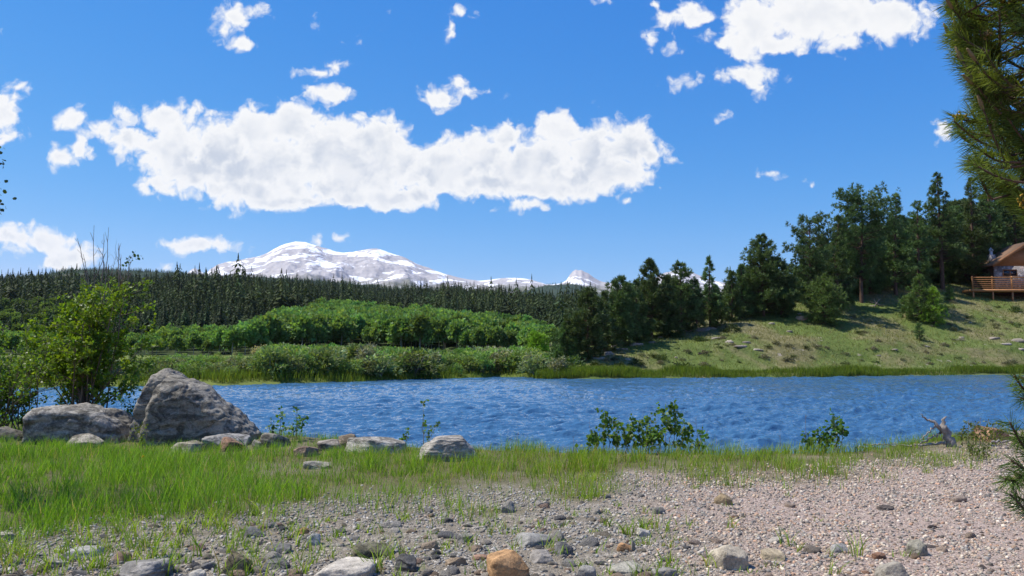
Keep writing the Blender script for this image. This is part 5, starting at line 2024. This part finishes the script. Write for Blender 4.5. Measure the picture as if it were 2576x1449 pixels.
for li, (P, tips, _) in enumerate(limbs):
    S = Soup()
    N_ = Soup()
    buds = []
    S.add(*tube(P, np.linspace(.030, .010, len(P)), 8))
    for tip in tips:
        base_dir = np.array([-.80, -.25, .38]) + r.normal(0, .28, 3)
        base_dir[0] = min(base_dir[0], -.35)
        base_dir = unit(base_dir)
        Ls = r.uniform(.11, .20)
        q0 = tip - base_dir * Ls
        m = 6
        s = np.linspace(0, 1, m)[:, None]
        pts = q0 + (tip - q0) * s + np.array([0, 0, -.03]) * np.sin(s * 3.14) * Ls * 3
        near_i = int(np.argmin(np.linalg.norm(P - (q0 + np.array([.12, .05, -.05])), axis=1)))
        j = P[near_i]
        mid = (j + q0) / 2 + r.normal(0, .015, 3) + np.array([0, 0, -.02])
        S.add(*tube([j, mid, q0], [.0045, .0038, .003], 5))
        S.add(*tube(pts, np.linspace(.0042, .0028, m), 5))
        nn = int(r.integers(120, 190))
        u = r.random(nn) ** .8
        b = q0 + (tip - q0) * u[:, None] + np.array([0, 0, -.03]) * np.sin(u[:, None] * 3.14) * Ls * 3
        D = np.repeat(base_dir[None], nn, 0)
        U, B = frames(D, r)
        ang = np.radians(r.uniform(28, 62, nn))[:, None]
        nd = unit(D * np.cos(ang) + U * np.sin(ang) + np.array([0, 0, -.08]))
        ln = r.uniform(.040, .064, nn)[:, None]
        _, w = frames(nd, r)
        wid = .00085
        mid2 = b + nd * ln * .55 + np.array([0, 0, -.002])
        e2 = b + nd * ln + np.array([0, 0, -.006])
        V = np.stack([b - w * wid, b + w * wid, mid2 + w * wid, e2, mid2 - w * wid], 1).reshape(-1, 3)
        F = np.arange(nn * 5).reshape(nn, 5)
        lit = r.random()
        C = (NEED * (1 - lit) + NC * lit)[None] * r.uniform(.7, 1.3, (nn, 1))
        N_.add(V, F, np.repeat(C, 5, 0))
        if r.random() < .17:
            K = Soup()
            kk = 26
            cpos = tip - base_dir * r.uniform(.0, .03, (kk, 1)) + r.normal(0, .007, (kk, 3))
            cv_, cf = ICO[1]
            col = np.array([.42, .27, .035]) if r.random() < .7 else np.array([.26, .17, .07])
            for cp in cpos:
                K.add(cv_ * .0045 + cp, cf, col * r.uniform(.7, 1.25))
            buds.append(('pollen_cone', K))
        if r.random() < .17:
            K = Soup()
            cd = unit(base_dir + np.array([-.1, 0, .5]))
            K.add(*tube([tip, tip + cd * .02, tip + cd * .045], [.0045, .0062, .003], 6), (.17, .125, .06))
            buds.append(('shoot_tip', K))
    br = link('branch', S.mesh('near pine branch', M_BARK, True), pine)
    if N_.n:
        link('foliage', N_.mesh('near pine needles', M_NEEDLE), br)
    for nm_, K in buds:
        link(nm_, K.mesh('near pine ' + nm_.replace('_', ' '), M_CONE), br)

# ------------------------------------------------------------------ aspen at the left edge: only its outermost leaves reach in
asp = tag(link('aspen_tree', None), 'aspen mostly out of the picture, a few dark leaves at the left edge', 'aspen')
r = np.random.default_rng(61)
AX, AY = -6.45, 8.0
S = Soup()
zz = np.linspace(-.2, 5.6, 12)
tr = np.stack([AX + .08 * np.sin(zz * .9), AY + 0 * zz, zz], 1)
S.add(*tube(tr, np.linspace(.09, .012, 12), 10))
tips = []
for k in range(26):
    z = r.uniform(2.0, 5.4)
    a = r.random() * 6.283
    L = r.uniform(.35, .62)
    o = np.array([AX + .08 * math.sin(z * .9), AY, z])
    grow(S, r, o, unit(np.array([math.cos(a), math.sin(a), .4])), L, .014, 1, tips, .2, .3, (2, 4), .8, 5, .6)
link('trunk', S.mesh('edge aspen trunk', M_ASPENBARK, True), asp)
tw = [(np.array([at_depth(-90, y0, 8.0), at_depth(-40, (y0 + y1) / 2, 8.0), at_depth(4, y1, 8.0)]), np.array([.5, 0, -.5])) for y0, y1 in [(330, 385), (360, 412), (420, 476), (440, 492), (455, 512), (470, 540)]]
S2 = Soup()
for p_, _ in tw:
    S2.add(*tube(np.vstack([[AX + .05, AY, p_[0][2] + .1], p_]), [.012, .007, .004, .002], 5))
link('twig', S2.mesh('edge aspen twig', M_STEM, True), asp)
A = leaf_on(tips, r, 14, .05, .9, (.035, .075, .02), 'round', .05)
B = leaf_on([(np.array(a[-2:]), b) for a, b in tw], r, 13, .042, .9, (.030, .060, .018), 'round', .045, tail=.5)
Vall = np.concatenate(A.V)
S3 = Soup()
S3.add(Vall, A.F, np.concatenate(A.C))
S3.add(np.concatenate(B.V), B.F, np.concatenate(B.C))
link('crown', S3.mesh('edge aspen crown', M_LEAF), asp)

# ------------------------------------------------------------------ the cabin
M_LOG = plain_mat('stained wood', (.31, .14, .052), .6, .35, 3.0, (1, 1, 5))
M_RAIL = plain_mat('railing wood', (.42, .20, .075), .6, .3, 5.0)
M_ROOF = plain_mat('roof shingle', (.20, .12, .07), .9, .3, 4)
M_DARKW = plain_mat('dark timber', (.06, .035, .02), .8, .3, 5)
M_METAL = plain_mat('galvanised metal', (.45, .48, .52), .35, .1, 8, spec=.6)
m, t = new_mat('field stone')
p = t.n('ShaderNodeTexCoord').outputs['Object']
v = t.n('ShaderNodeTexVoronoi', feature='F1', ins={'Vector': p, 'Scale': 3.0})
ve = t.n('ShaderNodeTexVoronoi', feature='DISTANCE_TO_EDGE', ins={'Vector': p, 'Scale': 3.0})
sx = t.n('ShaderNodeSeparateXYZ', ins={0: v.outputs['Color']})
c = t.ramp(sx.outputs[0], [(0, (.16, .14, .13)), (.35, (.30, .27, .25)), (.65, (.36, .26, .21)), (1, (.45, .43, .40))])
c = t.mix(t.sstep(ve.outputs[0], .0, .06), (.10, .095, .09), c)
finish(t, c, .9, ve.outputs[0], .6, .1)
M_FIELD = m
m, t = new_mat('window glass')
finish(t, (.02, .025, .03), .08, None, spec=.6)
M_GLASS = m

CY = 112.0
ks = CY / FF


def cpt(px, py):
    q = at_depth(px, py, CY)
    return q.x, q.z


cab = tag(link('log_cabin', None), 'brown log and stone cabin on a raised deck above the slope', 'cabin')
xl, zfloor = cpt(2446, 727)
_, zrail = cpt(2446, 697)
_, zg = cpt(2446, 748)
xwall, _ = cpt(2560, 700)
xwall -= 1.6
_, zeave = cpt(2524, 657)
W_ = 9.0
D_ = 3.4
wy0 = CY + 2.6          # front wall stands behind the deck
xr = xwall + W_
ridge_x = xwall + W_ / 2
slope = .62
zr = zeave + slope * W_ / 2


def part(name, bits, mat, parent, smooth_shade=False):
    S = Soup()
    for V, F in bits:
        S.add(V, F)
    return link(name, S.mesh(name, mat, smooth_shade), parent)


stone_top = cpt(2540, 664)[1]
part('stone_wall', [box((xwall, wy0, zfloor - .3), (xr, wy0 + .3, stone_top))], M_FIELD, cab)
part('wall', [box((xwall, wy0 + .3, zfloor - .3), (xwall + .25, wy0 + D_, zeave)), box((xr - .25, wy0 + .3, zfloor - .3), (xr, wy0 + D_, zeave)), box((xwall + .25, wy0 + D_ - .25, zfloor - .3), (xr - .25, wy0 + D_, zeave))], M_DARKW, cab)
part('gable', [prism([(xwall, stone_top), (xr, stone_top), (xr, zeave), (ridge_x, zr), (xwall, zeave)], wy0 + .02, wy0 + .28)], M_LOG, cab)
ov = .7
roof = part('roof', [prism([(xwall - ov, zeave - ov * slope), (ridge_x, zr), (ridge_x, zr + .28), (xwall - ov, zeave - ov * slope + .28)], wy0 - .8, wy0 + D_ + .5),
                     prism([(ridge_x, zr), (xr + ov, zeave - ov * slope), (xr + ov, zeave - ov * slope + .28), (ridge_x, zr + .28)], wy0 - .8, wy0 + D_ + .5)], M_ROOF, cab)
part('fascia', [prism([(xwall - ov, zeave - ov * slope - .22), (ridge_x, zr - .22), (ridge_x, zr + .24), (xwall - ov, zeave - ov * slope + .24)], wy0 - .86, wy0 - .803),
                prism([(ridge_x, zr - .22), (xr + ov, zeave - ov * slope - .22), (xr + ov, zeave - ov * slope + .24), (ridge_x, zr + .24)], wy0 - .86, wy0 - .803)], M_LOG, roof)
xc, zc1 = cpt(2541, 640)
chim = part('chimney', [box((xc - .45, wy0 + 1.4, zeave), (xc + .45, wy0 + 2.3, zc1 + .5))], M_FIELD, roof)
part('chimney_cap', [tube([(xc, wy0 + 1.85, zc1 + .4), (xc, wy0 + 1.85, zc1 + 1.1)], [.22, .22], 10), tube([(xc, wy0 + 1.85, zc1 + 1.1), (xc, wy0 + 1.85, zc1 + 1.5)], [.38, .10], 10)], M_METAL, roof)
x0, z0 = cpt(2553, 689)
x1, z1 = cpt(2585, 675)
win = part('window', [box((x0, wy0 - .06, z0), (x1, wy0 + .05, z1))], M_GLASS, cab)
fr = .12
part('window_frame', [box((x0 - fr, wy0 - .10, z1), (x1 + fr, wy0 - .004, z1 + fr)), box((x0 - fr, wy0 - .10, z0 - fr), (x1 + fr, wy0 - .004, z0)), box((x0 - fr, wy0 - .10, z0), (x0 - .002, wy0 - .004, z1)), box((x1 + .002, wy0 - .10, z0), (x1 + fr, wy0 - .004, z1)), box(((x0 + x1) / 2 - .05, wy0 - .10, z0 + .002), ((x0 + x1) / 2 + .05, wy0 - .062, z1 - .002))], M_LOG, win)
deck = part('deck', [box((xl, CY, zfloor - .35), (xr + 1.5, wy0, zfloor))], M_RAIL, cab)
rails = []
for z in np.linspace(zfloor + .22, zrail - .12, 6):
    rails.append(box((xl + .06, CY + .05, z), (xr + 1.4, CY + .10, z + .075)))
rails.append(box((xl - .05, CY - .02, zrail - .06), (xr + 1.5, CY + .18, zrail + .02)))
part('railing', rails, M_RAIL, deck)
for k in range(7):
    xp = xl + .1 + k * 2.75
    part('railing_post', [box((xp, CY + .11, zfloor + .002), (xp + .14, CY + .25, zrail + .14))], M_RAIL, deck)
    gzp = float(far_z(xp, CY))
    part('deck_post', [box((xp, CY + .08, gzp - .6), (xp + .18, CY + .26, zfloor - .352))], M_RAIL, deck)
part('foundation', [box((xwall + .3, wy0 + .2, float(far_z(xwall, wy0)) - 2.0), (xr - .3, wy0 + D_ - .3, zfloor - .302))], M_DARKW, cab)

# ------------------------------------------------------------------ rocks, shrubs and reeds on the far slope
M_FARROCK = tint_mat('pale outcrop', .9, 3, .35)
fr_mesh = []
for k in range(5):
    P, F = stone_arrays(1500 + k, 3, .6, 7, .15)
    fr_mesh.append(mesh_np('outcrop', P * np.array([1, .8, .5]), [F], M_CLEAN, None, True))
r = np.random.default_rng(81)
SPOTS = [(1740, 830, 2.2), (1765, 832, 1.6), (1715, 833, 1.4), (1790, 828, 1.3), (1805, 852, 1.0), (1835, 860, .9), (1862, 872, 1.1), (1880, 862, .8), (1905, 880, .8), (1560, 880, 1.1), (1530, 892, 1.3), (1502, 902, 1.0), (1480, 905, 1.2), (1545, 872, .9), (1600, 868, 1.0), (1345, 918, .9), (1360, 925, .7), (1335, 928, .6), (1420, 915, .6),
         (1985, 835, .7), (2010, 790, .7), (2195, 770, .6), (2210, 895, .5), (2330, 872, .6), (2500, 852, 1.0), (2560, 858, 1.6), (2530, 866, .9), (2420, 850, .7), (2140, 800, .5), (1940, 815, .8), (1660, 850, .7), (1640, 862, .8), (1580, 905, .5), (1700, 900, .4), (1990, 905, .4), (2440, 812, .5), (2300, 835, .5), (2060, 870, .4), (2570, 880, .8), (2250, 880, .5), (1760, 890, .4), (1450, 912, .9), (1515, 885, .8)]
for k, (px, py, s) in enumerate(SPOTS):
    x, y, z = hit_far(px, py)
    s = s * .75
    o = link('outcrop', fr_mesh[k % 5], loc=(x, y, z + s * .02))
    o.scale = (s * r.uniform(.6, 1.0), s * .6, s * r.uniform(.4, .7))
    o.rotation_euler = (0, 0, r.uniform(-.5, .5))
    c0 = np.array([(.34, .285, .22), (.27, .235, .19), (.38, .33, .265)][k % 3]) * r.uniform(.85, 1.1)
    o.color = (*c0, 1)
    tag(o, 'pale weathered rock poking out of the grassy slope', 'rock', 'rocks on the grassy slope')
# orange dirt scrape by the small round pine
x, y, z = hit_far(2015, 800)
P, F = stone_arrays(1590, 4, .3, 4, .2)
o = link('dirt_bank', mesh_np('dirt bank', P * np.array([.75, .8, .5]), [F], plain_mat('orange dirt', (.44, .27, .16), .95, .2, 5), None, True), loc=(x, y, z - .12))
o.rotation_euler = (0, 0, .4)
tag(o, 'bare orange dirt bank on the slope beside the small round pine', 'dirt bank')

sh_me = []
for s in range(3):
    C = crown_soup(500 + s, 22, 26, .16, .4, (.055, .085, .022), (.6, .6, .5), .3, upper=.4, dv=.3, clump_r=.34)
    for v_ in C.V:
        v_[:, 2] = np.maximum(v_[:, 2] + .1, 0)
    sh_me.append(C.mesh('slope shrub', M_WILLOW))
LOW = [(1720, 935, 1.6, 'dark round shrub at the water edge of the slope'), (2555, 785, 1.3, 'yellow green shrub below the cabin deck'), (1840, 835, 1.5, 'bright green shrub under the small bushy pine'), (1900, 795, 1.2, 'low juniper shrub left of the dirt bank'), (1975, 800, .8, 'small dark shrub just left of the dirt bank'),
       (1440, 935, 2.4, 'tall green shrub at the water where slope and willows meet'), (1400, 938, 2.0, 'green shrub at the water beside the tall one'), (1500, 930, 1.4, 'low green shrub right of the two at the water'), (1600, 920, 1.1, 'small shrub in the green patch low on the slope'), (1660, 905, 1.0, 'small shrub at the top of the green patch'), (1560, 925, 1.0, 'dark shrub low on the slope near the water'), (1700, 850, 1.2, 'green shrub below the pale rocks'), (1760, 858, 1.0, 'smaller green shrub right of the one below the pale rocks')]
for k, (px, py, h, lab) in enumerate(LOW):
    x, y, z = hit_far(px, py)
    o = link('slope_shrub', sh_me[k % 3], loc=(x, y, z - .05))
    o.scale = (h, h, h * .8)
    o.rotation_euler = (0, 0, k)
    tag(o, lab, 'shrub')
SAGE = [crown_soup(520 + s, 14, 22, .2, .4, [(.12, .125, .075), (.085, .11, .04), (.15, .14, .10)][s], (.6, .6, .4), .3, upper=.4, dv=.3, clump_r=.36).mesh('sage shrub', M_WILLOW) for s in range(3)]
n_ = 0
while n_ < 120:
    px, py = r.uniform(1500, 2590), r.uniform(760, 925)
    t_, _ = tv(px, py)
    if py < np.interp(px, [1500, 1700, 1850, 2050, 2200, 2350, 2600], [905, 855, 830, 815, 775, 740, 735]):
        continue
    x, y, z = hit_far(px, py)
    o = link('sage_shrub', SAGE[n_ % 3], loc=(x, y, z - .02))
    h = r.uniform(.25, .8)
    o.scale = (h * 1.2, h, h * .8)
    o.rotation_euler = (0, 0, r.random() * 6.28)
    tag(o, 'small dull green sage clump growing on the grassy slope', 'shrub', 'sage clumps on the grassy slope')
    n_ += 1
# fallen dead tree on the slope
x, y, z = hit_far(2200, 772)
S = Soup()
S.add(*tube([(0, 0, 0), (.5, .1, .7), (.9, .2, 1.1)], [.09, .06, .02], 6))
for a_, b_, c_ in ((1.4, 0, .3), (-.5, .2, .8), (.2, .3, 1.2), (1.1, -.2, .2)):
    S.add(*tube([(.3, .05, .4), (a_ * .6, b_, c_ * .8), (a_, b_ * 1.5, c_)], [.05, .03, .01], 5))
tag(link('dead_tree', S.mesh('dead tree', M_TWIG, True), loc=(x, y, z)), 'fallen grey dead tree with bare limbs under the crooked pine', 'dead tree')

# bright green reeds at the foot of the slope and along the far shore
r = np.random.default_rng(91)
n = 52000
t_ = np.concatenate([r.uniform(.02, .70, 38000), r.uniform(-.98, .03, 14000)])
yy = shore_y(t_) + r.uniform(-.3, 2.6, n) + fbm2(t_ * 80, t_ * 0, .5, 3, seed=5) * 1.0
xx = t_ * yy
hh = r.uniform(.25, .75, n) * (.6 + .6 * smooth(-.3, .3, fbm2(xx, yy, .25, 3, seed=97)))
dens = smooth(-.35, .1, fbm2(xx, yy, .12, 3, seed=98))
k = r.random(n) < .3 + .7 * dens
rc = np.array([[.095, .185, .022]]) * r.uniform(.6, 1.3, (n, 1)) * (1 + .5 * r.random((n, 1)) * np.array([[1, .1, .2]]))
blades('reeds', xx[k], yy[k], hh[k], np.full(k.sum(), .05), .25, rc[k], 'bright green reeds along the far waterline', r, 2, None, far_z)
# tussocks of dry grass on the slope
n = 60000
t_ = r.uniform(.06, .72, n)
yy = shore_y(t_) + 3 + r.random(n) ** .8 * 60
xx = t_ * yy
g = smooth(-.3, .3, fbm2(xx, yy, .1, 3, seed=99))[:, None]
sc = (np.array([[.21, .19, .085]]) * (1 - g) + np.array([[.125, .165, .042]]) * g) * r.uniform(.6, 1.35, (n, 1))
blades('slope_grass', xx, yy, r.uniform(.12, .40, n), np.full(n, .07), .6, sc, 'dry tussocky grass over the hillside', r, 1, None, far_z)

# ------------------------------------------------------------------ the air
m, t = new_mat('mountain air')
pv = t.n('ShaderNodeVolumePrincipled', ins={'Color': (.72, .84, 1.0), 'Density': 1.7e-5, 'Anisotropy': .2})
t.set(t.out.inputs['Volume'], pv)
V, F = box((-14500, -400, -45), (14500, 12300, 1750))
hz = link('haze', mesh_np('haze', V, [F], m))
tag(hz, 'thin blue mountain air', 'haze', kind='stuff')
